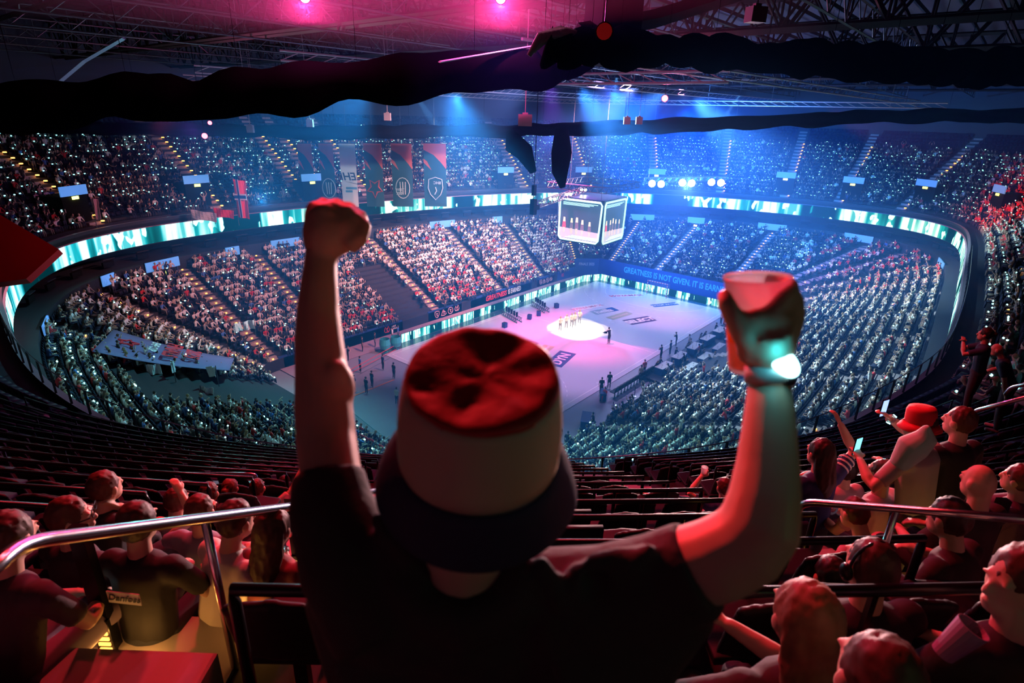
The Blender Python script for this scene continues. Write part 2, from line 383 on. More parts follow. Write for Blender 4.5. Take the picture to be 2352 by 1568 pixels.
# adverts laid on the court
def advert(cx, cy, w_, h_, rot, bg, txt, tcol, size, bold=.02, extra=None, sx=1.):
    p = MB().box((0, 0, 0), (w_, h_, .008)).build('floor_advert', mat('advert_vinyl', bg, .3), fc)
    p.location = (cx, cy, .03); p.rotation_euler = (0, 0, math.radians(rot))
    t = link('lettering', text_mesh(txt, size, mat('advert_ink', tcol, .35), bold=bold, extrude=.003, sx=sx), p); t.location = (0, -.04 * size, .006)
    if extra: extra(p)
    return p
def W(px, py): d = ray(px, py); t = -CP[2] / d[2]; return (CP + d * t)[:2]
def adv_px(p0, p1, h_, *a, **k):   # advert whose left and right ends are seen at two pixels
    a0, a1 = W(*p0), W(*p1); v = a1 - a0; c = (a0 + a1) / 2
    return advert(c[0], c[1], float(np.hypot(*v)), h_, math.degrees(math.atan2(v[1], v[0])), *a, **k)
adv_px((1412, 680), (1464, 678), 1.3, (.9, .75, .8), 'WINAMAX', (.75, .02, .06), .95, sx=1.1)
adv_px((1318, 711), (1378, 701), 1.3, (.9, .75, .8), 'WINAMAX', (.85, .25, .3), .95, sx=1.1)
hp = adv_px((1362, 719), (1410, 710), 1.5, (.30, .32, .40), 'hella', (.85, .7, .75), 1.5)
MB().box((1.5, 0, .003), (1.2, 1.5, .006)).build('advert_corner', mat('advert_blue', (.03, .10, .35), .3), hp)
adv_px((1400, 732), (1446, 718), 1.2, (.40, .42, .30), 'machineseeker', (.85, .6, .55), .55)
adv_px((1440, 741), (1498, 731), 1.9, (.10, .05, .14), 'SELECT', (.95, .8, .85), 1.35, bold=.05)
adv_px((1498, 703), (1555, 697), 1.1, (.02, .08, .18), 'AKTOR AKTOR', (.8, .8, .9), .62, bold=.01)
adv_px((1403, 662), (1458, 668), .8, (.8, .7, .8), 'Gorenje', (.9, .85, .9), .5)
adv_px((1270, 840), (1305, 809), 1.9, (.06, .07, .26), 'DYN', (.95, .7, .85), 1.5, bold=.03)
adv_px((1232, 818), (1262, 794), 1.3, (.42, .44, .30), 'machineseeker', (.9, .65, .7), .52)
adv_px((1196, 800), (1226, 785), 1.5, (.20, .08, .34), 'hella', (.9, .7, .8), 1.2)

# ------------------------------------------------------------------ LED boards, banner walls
def uvplane(name, P, m, parent=None, uw=None):
    me = newmesh(name, P, [(0, 1, 2, 3)], [m]); uvl = me.uv_layers.new(name='UVMap'); uw = uw or (Vector(P[1]) - Vector(P[0])).length
    for li, uv in zip(me.polygons[0].loop_indices, [(0, 0), (uw, 0), (uw, 1), (0, 1)]): uvl.data[li].uv = uv
    return link(name, me, parent)
def led_board(p0, p1, h_, label):
    """a row of screen cabinets"""
    a, b = Vector((*p0, 0)), Vector((*p1, 0)); v = (b - a); L_ = v.length; v.normalize(); n = Vector((v.y, -v.x, 0))
    e = empty('led_board', a)
    tag(e, label, 'advertising board')
    c = MB(); k = max(1, round(L_ / 2.0))
    for i in range(k):
        q = a + v * (L_ * (i + .5) / k); c.box(q - a + Vector((0, 0, h_ / 2)) - n * .06, (L_ / k - .01, .1, h_), math.atan2(v.y, v.x))
    c.build('cabinet', M['blackm'], e)
    uvplane('screen', [n * .0, v * L_, v * L_ + Vector((0, 0, h_)), Vector((0, 0, h_))], M['board'], e)
    return e
led_board((-17.2, 11.9), (19.0, 11.9), 1.0, 'long cyan LED advertising board along the far side of the court')
led_board((19.0, 11.9), (21.7, 10.4), 1.0, 'short dark cyan LED board across the far court corner')
led_board((21.7, 10.4), (21.7, -13.2), 1.0, 'cyan LED advertising board behind the goal')
def banner_wall(p0, p1, z0, z1, label, th=.12, m=None, name='banner_wall'):
    a, b = Vector((*p0, 0)), Vector((*p1, 0)); v = b - a; L_ = v.length; rz = math.atan2(v.y, v.x)
    e = MB().box((L_ / 2, th / 2, (z0 + z1) / 2), (L_, th, z1 - z0)).build(name, m or M['navy']); e.location = a; e.rotation_euler = (0, 0, rz)
    tag(e, label, 'banner'); return e
def letter(parent, txt, size, m, x, z, bold=.02, shear=0, sx=1., y=-.012):
    t = link('lettering', text_mesh(txt, size, m, bold=bold, shear=shear, align='CENTER', sx=sx, extrude=.004), parent)
    t.matrix_local = Matrix.Translation((x, y, z)) @ Matrix.Rotation(math.pi / 2, 4, 'X'); return t
def emblem(parent, x, z, r, k, m):
    g = MB(); q = 20
    if k == 0:    # shield
        P = [(-.8, .9), (0, 1), (.8, .9), (.85, 0), (.5, -.7), (0, -1), (-.5, -.7), (-.85, 0), (-.8, .9)]
    elif k == 1: P = [(-1, -.8), (-.6, .2), (-.3, .9), (.1, .7), (.2, .1), (.6, .2), (1, -.5), (.3, -.9), (-1, -.8)]
    elif k == 2: P = [(math.cos(t * 2 * math.pi / 16), math.sin(t * 2 * math.pi / 16)) for t in range(17)]
    else: P = [(-.9, 0), (-.5, .9), (0, .2), (.5, .95), (.9, 0), (.6, -.7), (-.7, -.6), (-.9, 0)]
    g.tube([(px * r, -.02, pz * r) for px, pz in P], r * .09, 5)
    g.tube([(-.35 * r, -.02, .3 * r), (.35 * r, -.02, .3 * r)], r * .09, 5); g.tube([(0, -.02, .4 * r), (0, -.02, -.5 * r)], r * .1, 5); g.tube([(0, -.02, -.1 * r), (.35 * r, -.02, -.4 * r)], r * .08, 5)
    o = g.build('emblem', m, parent); o.location = (x, 0, z); return o
bw = banner_wall((-21.5, 14.8), (-14.6, 14.8), .06, 1.35, 'navy banner wall with a red star emblem left of the dark tunnel')
emblem(bw, 4.6, .7, .42, 3, M['txtred']); letter(bw, 'LAST\nFINALS', .28, M['txtwhite'], 5.6, .75)
bw = banner_wall((-30.0, 14.8), (-21.5, 14.8), .06, 1.35, 'navy banner wall behind the raised left arm, leftmost by the corner floor')
bw = banner_wall((-10.6, 14.8), (-4.9, 14.8), .06, 1.35, 'navy banner wall with four pale club emblems beside the far tunnel')
for k in range(4): emblem(bw, 1.4 + k * 1.15, .68, .42, k, mat('emblem_pink', (.85, .5, .6), .6))
bw = banner_wall((-3.2, 14.8), (9.6, 14.8), .06, 1.45, 'navy banner wall with red and white slogan on the far side')
letter(bw, 'GREATNESS', .95, M['txtred'], 5.0, .7, bold=.03, shear=.25, sx=.85); letter(bw, 'IS EARNED', .95, M['txtwhite'], 8.9, .74, bold=.02, sx=.62)
bw = banner_wall((10.9, 14.8), (15.2, 14.8), .06, 1.45, 'short navy banner wall with four emblems right of the slogan')
for k in range(4): emblem(bw, .9 + k * .85, .72, .34, k, mat('emblem_pink', (.85, .5, .6), .6))
bw = banner_wall((16.0, 14.8), (20.2, 14.6), .06, 1.6, 'navy banner wall with small red emblem near the far court corner')
emblem(bw, 1.3, .8, .33, 3, M['txtred'])
pts = [(20.2, 14.6), (23.0, 11.8)]
bw = banner_wall(*pts, .06, 3.0, 'blue corner banner wall reading finals 2025'); letter(bw, 'FINALS 2025', .62, mat('lettering_grey', (.45, .5, .6), .6), 2.0, 2.1, sx=.75)
bw = banner_wall((23.05, 11.8), (23.05, -14.0), 0, 3.05, 'long blue banner wall with cyan slogan behind the goal')
letter(bw, 'GREATNESS IS NOT GIVEN. IT IS EARNED.', 1.25, M['txtblue'], 12.9, 2.05, bold=.02, sx=.72)
# front wall of the remaining lower bowl
idx = [k for k in ALLK if IP[k][0] < -32.0 or (IP[k][1] < -15.1 and IP[k][0] < -5) or (IP[k][1] < -10 and IP[k][0] > 19)]
def runs(idx):
    idx = sorted(set(idx)); out = []; cur = [idx[0]]
    for k in idx[1:]:
        if k == cur[-1] + 1: cur.append(k)
        else: out.append(cur); cur = [k]
    out.append(cur)
    if len(out) > 1 and out[0][0] == 0 and out[-1][-1] == RM - 1: out = [out[-1] + out[0]] + out[1:-1]
    return out
# ------------------------------------------------------------------ bowl walls, ribbon, suites
link('wall_bowl_front', wallstrip(IP - 0, 0, IP, Z0, 'wall_bowl_front', M['darkwall']), kind='structure')
link('wall_concourse', wallstrip(OP, 8.0, OP + RN * .0, 9.3, 'wall_concourse', M['darkwall']), kind='structure')
BK = RP + RN * 4.5
link('floor_suites', wallstrip(OP, 9.3, BK, 9.3, 'floor_suites', M['concrete']), kind='structure')
link('wall_suites', wallstrip(BK, 9.3, BK, 12.2, 'wall_suites', M['darkwall']), kind='structure')
link('ceiling_suites', wallstrip(RP, 10.85, BK, 12.2, 'ceiling_suites', M['darkwall']), kind='structure')
rb = link('led_ribbon', wallstrip(RP - RN * .12, 10.95, RP - RN * .12, 12.55, 'ribbon', M['ribbon'], True))
tag(rb, 'curved white and cyan LED ribbon running around the upper tier front', 'LED ribbon')
link('trim_1', wallstrip(RP, 10.85, RP, 13.25, 'trim', M['darkwall']), kind='structure')
link('trim_2', wallstrip(RP - RN * .12, 12.55, RP + RN * .0, 12.62, 'trim', M['walk']), kind='structure')
# parapet cap with brackets
link('trim_3', wallstrip(RP - RN * .1, 13.25, RP + RN * .15, 13.27, 'trim', mat('cap_metal', (.35, .33, .42), .35, .4)), kind='structure')
# outer wall and roof deck
OW = RP + RN * (UD0 + UD * UROWS + .1)
link('wall_outer', wallstrip(OW, 20, OW, 33, 'wall_outer', M['darkwall']), kind='structure')
me = newmesh('ceiling', [(*q, 33) for q in OW] , [tuple(range(RM))], [M['deck']]); link('ceiling', me, kind='structure')
# ------------------------------------------------------------------ roof steelwork
def lattice(mb, a, b, dep, n, r=.09, wdt=0.):
    """truss between a and b (top chord), bottom chord dep below, zigzag web"""
    a, b = Vector(a), Vector(b); dn = Vector((0, 0, -dep)); v = (b - a)
    side = Vector((-v.y, v.x, 0)).normalized() * wdt
    for sgn in ((-1, 1) if wdt else (0,)):
        o = side * sgn; mb.tube([a + o, b + o], r, 4); mb.tube([a + dn + o, b + dn + o], r, 4)
        for i in range(n):
            p, q = a + v * (i / n) + o, a + v * ((i + 1) / n) + o; mid = (p + q) / 2
            mb.tube([p + dn, mid], r * .6, 4); mb.tube([mid, q + dn], r * .6, 4); mb.tube([p, p + dn], r * .5, 4)
M['roofsteel'] = mat('roof_steel', (.09, .12, .13), .45, .5)
M['roofdark'] = mat('roof_steel_dark', (.012, .015, .018), .5, .4)
for i, x in enumerate([-46, -34, -22, -10, 2, 14, 26, 38]):
    mb = MB(); lattice(mb, (x, -52, 31.6), (x, 48, 31.6), 3.4, 22, .13, .5)
    o = mb.build('roof_truss', M['roofdark'], kind='structure')
for i, y in enumerate(range(-44, 44, 8)):
    mb = MB(); lattice(mb, (-66, y, 29.2), (54, y, 29.2), 1.2, 40, .06)
    mb.build('roof_truss', M['roofsteel'], kind='structure')
mb = MB()
for y in np.arange(-50, 48, 2.6): mb.box((-6, y, 32.4), (122, .16, .3))
mb.build('ceiling_purlins', M['roofdark'], kind='structure')
# lighting grid hanging over the arena: bright edged rails
M['railgrey'] = mat('rigging_rail', (.45, .5, .52), .4, .3)
def rig(a, b, m=None, r=.07, label=''):
    mb = MB(); mb.tube([a, b], r, 6); mb.tube([Vector(a) + Vector((0, 0, .5)), Vector(b) + Vector((0, 0, .5))], r, 6)
    n = max(2, int((Vector(b) - Vector(a)).length / 1.2))
    for i in range(n): p = Vector(a).lerp(Vector(b), i / n); q = Vector(a).lerp(Vector(b), (i + 1) / n); mb.tube([p, q + Vector((0, 0, .5))], r * .4, 4)
    for t in (.1, .5, .9): p = Vector(a).lerp(Vector(b), t); mb.tube([p, p + Vector((0, 0, 33 - p.z))], .015, 4)
    o = mb.build('rigging_truss', m or M['railgrey']); tag(o, label, 'truss'); return o
rig((-30, 26, 26.0), (34, 26, 26.0), label='long thin rigging truss hanging above the far long side')
rig((-34, 14, 26.2), (40, 10, 26.2), label='rigging truss crossing over the far half of the court')
rig((-36, -2, 26.4), (40, -8, 26.4), label='rigging truss crossing over the court centre')
rig((-34, -18, 26.4), (36, -24, 26.4), label='rigging truss over the near long side')
rig((-26, -24, 25.6), (-26, 26, 25.6), label='cross rigging truss over the left end of the court')
rig((24, -28, 25.8), (24, 24, 25.8), label='cross rigging truss over the far end of the court')
# rolled black drapes
def drape(pts, r, label, seed=0):
    rr = random.Random(seed); pts = [Vector(p) for p in pts]; P = []
    for i in range(len(pts) - 1):
        for k in range(14): P.append(pts[i].lerp(pts[i + 1], k / 14))
    P.append(pts[-1]); R_ = [r * (.75 + .5 * rr.random()) for _ in P]
    mb = MB(); mb.tube([p + Vector((0, 0, (rr.random() - .5) * r * .5)) for p in P], R_, 12, flat=(1, .9))
    for i in range(0, len(P), 5): mb.tube([P[i], Vector((P[i].x, P[i].y, 31))], .02, 4)
    o = mb.build('rolled_drape', M['cloth'], smooth=True); s = o.modifiers.new('s', 'SUBSURF'); s.levels = s.render_levels = 1
    tag(o, label, 'drape'); return o
def pp(px, py, d): return at(px, py, d)
drape([pp(-200, 262, 22), pp(500, 218, 22), pp(1250, 152, 22), pp(1330, 120, 22)], .95, 'thick black drape roll across the upper left under the roof', 1)
drape([pp(1250, 112, 18), pp(1400, 108, 18), pp(1700, 125, 19), pp(2100, 146, 20), pp(2300, 158, 20), pp(2520, 162, 20)], .62, 'thick black drape roll across the upper right under the roof', 2)
drape([pp(-200, 292, 54), pp(300, 296, 53), pp(700, 304, 52), pp(1180, 300, 52), pp(1500, 290, 50), pp(2000, 268, 48), pp(2500, 262, 46)], .62, 'long low black drape roll hanging before the far upper tier', 3)
mb = MB(); mb.tube([pp(1170, 300, 50), pp(1180, 330, 50), pp(1205, 350, 50), pp(1225, 395, 50)], [.3, .9, .8, .3], 12); o = mb.build('hanging_drape', M['cloth'], smooth=True); tag(o, 'black cloth bag hanging above the scoreboard, left one', 'drape')
mb = MB(); mb.tube([pp(1290, 300, 50), pp(1290, 350, 50), pp(1286, 395, 50), pp(1292, 430, 50)], [.6, .9, .7, .25], 12); o = mb.build('hanging_drape', M['cloth'], smooth=True); tag(o, 'black cloth bag hanging above the scoreboard, right one', 'drape')
# red edged cloth bundles and small ceiling fittings
mb = MB()
for k in range(7): mb.tube([pp(1215 + k * 9, 128 - k * 9, 17.6), pp(1240 + k * 10, 84 - k * 2, 17.4), pp(1290 + k * 6, 66 + k * 2, 17.6)], [.08, .13, .1], 7)
o = mb.build('cloth_bundle', mat('dark_cloth', (.12, .10, .10), .8), smooth=True); tag(o, 'crumpled red lit cloth bundle on the roof truss above centre', 'cloth')
def fitting(name, px, py, d, sz, m, label, cat, rz=0.):
    c = at(px, py, d); mb = MB(); mb.box((0, 0, 0), sz); mb.box((0, 0, sz[2] / 2 + .03), (sz[0] * .4, sz[1] * .4, .08)); mb.tube([(0, 0, sz[2] / 2), (0, 0, 32 - c.z)], .02, 5)
    o = mb.build(name, m); o.location = c; o.rotation_euler = (0, 0, rz + RZ); tag(o, label, cat); return o
fitting('loudspeaker', 1206, 276, 26, (.62, .4, .5), mat('pale_case', (.55, .45, .5), .5), 'small pale box hanging from a thin pole at top centre', 'loudspeaker')
fitting('loudspeaker', 1736, 34, 14, (.42, .3, .34), mat('dark_case', (.10, .09, .09), .6), 'small grey box hanging from the roof at upper right', 'loudspeaker', .3)
for i, (px, py) in enumerate([(890, 268), (712, 283), (575, 296), (1440, 277), (1468, 277)]):
    fitting('ceiling_spotlight', px, py, 45, (.5, .3, .55), M['railgrey'], ['small teal lit lantern, rightmost of the left ceiling row', 'small teal lit lantern, middle of the left ceiling row', 'small teal lit lantern, leftmost of the left ceiling row', 'left one of two small lanterns right of centre', 'right one of two small lanterns right of centre'][i], 'lantern')
def slab(pts, th, m, name, label, cat):
    mb = MB(); mb.tube(pts, th, 4, flat=(1, .25)); o = mb.build(name, m); tag(o, label, cat); return o
M['panelw'] = mat('ceiling_panel', (.75, .75, .8), .5)
slab([pp(1010, 142, 20), pp(1130, 122, 21), pp(1260, 100, 22)], .14, M['panelw'], 'light_panel', 'long pale strip fixed under the roof left of the black column', 'panel')
slab([pp(1345, 76, 18), pp(1440, 62, 18.3)], .14, M['panelw'], 'light_panel', 'short bright strip under the black roof beam', 'panel')
slab([pp(610, 162, 26), pp(690, 144, 27)], .16, M['panelw'], 'light_panel', 'short teal strip under the roof at upper left', 'panel')
slab([pp(140, 186, 26), pp(195, 140, 26), pp(285, 88, 26)], .28, mat('duct_blue_light', (.2, .3, .45), .5), 'air_duct', 'blue lit sloping duct under the roof at top left', 'duct')  # blue light on the duct is put into its base colour
mb = MB(); mb.box((0, 0, 0), (1.5, 1.2, 3.4)); o = mb.build('roof_column_box', M['black']); o.location = pp(1410, 20, 19); o.rotation_euler = (0, 0, RZ + .4); tag(o, 'big black box hanging from the roof right of top centre', 'equipment box')
mb = MB(); mb.tube([pp(1330, 75, 19), pp(1500, 44, 20), pp(1740, -30, 22)], .42, 4, flat=(1, .7)); o = mb.build('roof_beam', M['black']); tag(o, 'black roof beam rising to the top right from the hanging box', 'beam')
# magenta lamps near the roof
def par_can(px, py, d, m, label, r=.16, tgt=None):
    c = at(px, py, d); e = empty('stage_lamp', c); tag(e, label, 'lamp')
    q = (Vector(CP) - c if tgt is None else Vector(tgt) - c).to_track_quat('-Z', 'Y').to_matrix()
    g = MB(); g.lathe([(0, .34), (r * .7, .34), (r, .1), (r * 1.05, -.02), (r * .95, -.02)], 14, R=q); g.build('housing', M['blackm'], e, True)
    g = MB(); g.lathe([(0, -.005), (r * .92, -.005)], 14, R=q); g.build('lens', m, e)
    g = MB(); g.tube([(0, 0, r), (0, 0, 31 - c.z)], .02, 5); g.build('bracket', M['blackm'], e); return e
par_can(700, -6, 17, M['pinklamp'], 'magenta glowing lamp at the top edge left of centre')
par_can(1150, -4, 17, M['pinklamp'], 'magenta glowing lamp at the top edge near centre')
par_can(1527, 226, 34, M['redlamp'], 'small pink lamp hanging over the right part of the roof', .2)
par_can(470, 312, 44, M['redlamp'], 'small red lamp over the far left upper tier', .22)
par_can(482, 282, 44, M['redlamp'], 'upper small red lamp over the far left upper tier', .16)
par_can(1388, 72, 15, mat('lamp_dark_red', (.3, .01, .01), .5, emit=.07, ecol=(1, .02, .02)), 'dim red lamp on the black hanging box', .22)
spot('magenta_wash', tuple(at(930, -60, 15)), tuple(at(930, 60, 30)), MAG, 300, 150, .8, .2)
point('magenta_glow', at(700, 14, 20), MAG, 1100, .1); point('magenta_glow', at(1150, 16, 20), MAG, 1500, .1); point('magenta_glow', at(1527, 250, 34), (1, .1, .3), 500, .1); point('magenta_glow', at(440, 300, 46), (1, .05, .3), 700, .2)

# ------------------------------------------------------------------ hanging scoreboard: four screens facing outward, with lighting truss
SBX, SBY = 1.6, .3
def scoreboard():
    e = empty('scoreboard', (SBX, SBY, 13.2)); e.rotation_euler = (0, 0, math.radians(5)); tag(e, 'hanging four sided video cube with white cyan framed screens over the court', 'scoreboard')
    MB().box((0, 0, 0), (5.6, 5.6, 4.9)).build('frame', mat('cube_frame', (.02, .10, .16), .4), e)
    scr = mat('screen_blue', (.05, .1, .15), .4, emit=.5, ecol=(.10, .25, .42)); nosample(scr)
    fl = nosample(mat('screen_floor', (.5, .5, .6), .4, emit=.8, ecol=(.8, .78, .95))); glow = nosample(mat('screen_border', (.6, 1, 1), .4, emit=1.5, ecol=(.45, .95, 1)))
    sk = nosample(mat('screen_skin', (.9, .6, .5), .4, emit=1.1, ecol=(1, .66, .58))); bl = nosample(mat('screen_hair', (.9, .8, .6), .4, emit=1.2, ecol=(1, .86, .66))); dk = nosample(mat('screen_dress', (.2, .2, .3), .4, emit=.7, ecol=(.30, .28, .42))); rd = nosample(mat('screen_red', (.9, .1, .2), .4, emit=1.2, ecol=(1, .12, .22)))
    for k in range(4):
        R4 = Matrix.Rotation(math.pi / 2 * k, 4, 'Z') @ Matrix.Translation((0, -2.82, 0)) @ Matrix.Rotation(math.pi / 2, 4, 'X')
        def part(mb, name, m, par): o = mb.build(name, m, par); return o
        bz = MB(); w2, h2 = 2.6, 2.2
        P = [(-w2 + .25, -h2), (w2 - .45, -h2), (w2 - .2, -h2 + .3), (w2, h2 - .3), (w2 - .2, h2), (-w2 + .2, h2), (-w2, h2 - .3), (-w2, -h2 + .3), (-w2 + .25, -h2)]
        s_ = MB().add([(x, y, 0) for x, y in P[:-1]], [tuple(range(8))]).build('screen', scr, e); s_.matrix_local = R4
        b_ = MB(); b_.tube([(x, y, .03) for x, y in P], .11, 6)
        for q in range(3): b_.tube([(-w2 + .4, h2 - .3 - .12 * q, .02), (w2 - .5 - .5 * q, h2 - .3 - .12 * q, .02)], .03, 4); b_.tube([(-w2 + .9 + .4 * q, -h2 + .28 + .12 * q, .02), (w2 - .4, -h2 + .28 + .12 * q, .02)], .03, 4)
        part(b_, 'glowing_border', glow, s_)
        part(MB().add([(-w2 + .15, -h2 + .15, .01), (w2 - .2, -h2 + .15, .01), (w2 - .1, -h2 + 1.15, .01), (-w2 + .1, -h2 + 1.3, .01)], [(0, 1, 2, 3)]), 'lit_floor', fl, s_)
        for i, (x, s) in enumerate([(-1.95, 1.05), (-1.0, 1.05), (-.35, 1.15), (.35, 1.05), (1.25, 1.0)]):
            y0 = -h2 + .75 - .03 * i; g = MB(); ch = cb = cd = cr_ = g; g.mi = 3 if i == 0 else 2
            (cr_ if i == 0 else cd).add([(x - .22 * s, y0 + .55 * s, .02), (x + .22 * s, y0 + .55 * s, .02), (x + .14 * s, y0 + 1.35 * s, .02), (x - .14 * s, y0 + 1.35 * s, .02)], [(0, 1, 2, 3)])
            g.mi = 0; ch.add([(x - .11 * s, y0, .02), (x + .11 * s, y0, .02), (x + .12 * s, y0 + .55 * s, .02), (x - .12 * s, y0 + .55 * s, .02)], [(0, 1, 2, 3)])
            g.mi = 1; cb.add([(x - .14 * s, y0 + 1.15 * s, .03), (x + .14 * s, y0 + 1.15 * s, .03), (x + .10 * s, y0 + 1.62 * s, .03), (x - .10 * s, y0 + 1.62 * s, .03)], [(0, 1, 2, 3)])
            g.build('pictured_person', [sk, bl, dk, rd], s_)
    t = MB(); lattice(t, (-4.2, -3.6, 4.0), (4.2, -3.6, 4.0), .6, 8, .05); lattice(t, (-4.2, 3.6, 4.0), (4.2, 3.6, 4.0), .6, 8, .05); lattice(t, (-4.2, -3.6, 4.0), (-4.2, 3.6, 4.0), .6, 8, .05); lattice(t, (4.2, -3.6, 4.0), (4.2, 3.6, 4.0), .6, 8, .05)
    for x in (-2, 2):
        for y in (-2, 2): t.tube([(x, y, 2.4), (x, y, 18)], .03, 5)
    t.build('hanging_frame', M['steel'], e)
    return e
scoreboard()
# left lighting truss with three bright twin lamps, and the three glaring lamps on the right
mb = MB(); a_, b_ = at(1225, 466, 58), at(1345, 428, 66)
lattice(mb, a_, b_, .6, 12, .05, .2); o = mb.build('lighting_truss', M['steel']); tag(o, 'lighting truss rising to the right above the scoreboard', 'truss')
def twin(px, py, d, label, r=.26):
    e = empty('floodlight', at(px, py, d)); tag(e, label, 'floodlight', 'glaring floodlights')
    q = (Vector(CP) - at(px, py, d)).to_track_quat('-Z', 'Y').to_matrix()
    for s in (-1, 1):
        o = MB().lathe([(0, .25), (r, .2), (r * 1.05, -.02)], 12, R=q, c=q @ Vector((s * r * 1.25, 0, 0))).build('housing', M['blackm'], e)
        MB().lathe([(0, -.01), (r * .95, -.01)], 12, R=q, c=q @ Vector((s * r * 1.25, 0, 0))).build('lens', M['shaft'], e)
    return e
for i, (px, py, d) in enumerate([(1269, 457, 60), (1306, 446, 63), (1340, 436, 66)]): twin(px, py, d, ['lowest and leftmost', 'middle', 'highest and rightmost'][i] + ' twin floodlight on the truss left of the scoreboard', .17)
for i, (px, py, d) in enumerate([(1508, 422, 74), (1578, 420, 74), (1645, 419, 74)]):
    twin(px, py, d, ['leftmost', 'middle', 'rightmost'][i] + ' glaring white floodlight before the far upper tier', .46)
    point('floodlight_glare', Vector(CP) + (at(px, py, d) - Vector(CP)) * .99, (.3, .4, 1), 3000, .5)
mb = MB(); lattice(mb, at(1480, 408, 75), at(1680, 405, 75), .5, 14, .05, .2)
for t in (.05, .95): p = at(1480, 408, 75).lerp(at(1680, 405, 75), t); mb.tube([p, (p.x, p.y, 31)], .03, 4)
o = mb.build('lighting_truss', M['steel']); tag(o, 'truss carrying the three glaring floodlights on the right', 'truss')
mb = MB(); c = at(1225, 475, 57); mb.box((0, 0, 0), (.5, .5, 1.5)); mb.box((.5, 0, -.1), (.6, .4, .4)); mb.tube([(0, 0, .5), (0, 0, 12)], .04, 5); mb.box((0, 0, 1.6), (.35, .35, 1.0)); o = mb.build('camera_crane', M['black']); o.location = c; tag(o, 'black camera head hanging at the left end of the lighting truss', 'camera')
# ------------------------------------------------------------------ haze in the arena air
def haze():
    o = MB().box((9, 2, 13.4), (98, 76, 26.4)).build('haze', bpy.data.materials.new('haze')); m = o.data.materials[0]; m.use_nodes = True; N = m.node_tree.nodes; N.clear()
    out = N.new('ShaderNodeOutputMaterial'); v = N.new('ShaderNodeVolumeScatter'); v.inputs['Density'].default_value = .0078; v.inputs['Color'].default_value = (.08, .34, 1, 1); v.inputs['Anisotropy'].default_value = .05  # blue of the show light is put into the scatter colour
    m.node_tree.links.new(v.outputs[0], out.inputs['Volume']); o['kind'] = 'stuff'; tag(o, 'thin stage haze with blue light in its colour filling the arena air', 'haze')
haze()
c_ = at(930, 10, 20); o = MB().box((c_.x, c_.y, 29.7), (22, 22, 6)).build('haze', bpy.data.materials.new('haze_lamp_glow')); m = o.data.materials[0]; m.use_nodes = True; N = m.node_tree.nodes; N.clear()
out = N.new('ShaderNodeOutputMaterial'); v = N.new('ShaderNodeVolumeScatter'); v.inputs['Density'].default_value = .03; v.inputs['Color'].default_value = (1, .5, .7, 1); m.node_tree.links.new(v.outputs[0], out.inputs['Volume'])  # small haze box added for the lamp glow, pink put into its colour
o['kind'] = 'stuff'; tag(o, 'magenta lit haze around the roof lamps at the top left of centre', 'haze')
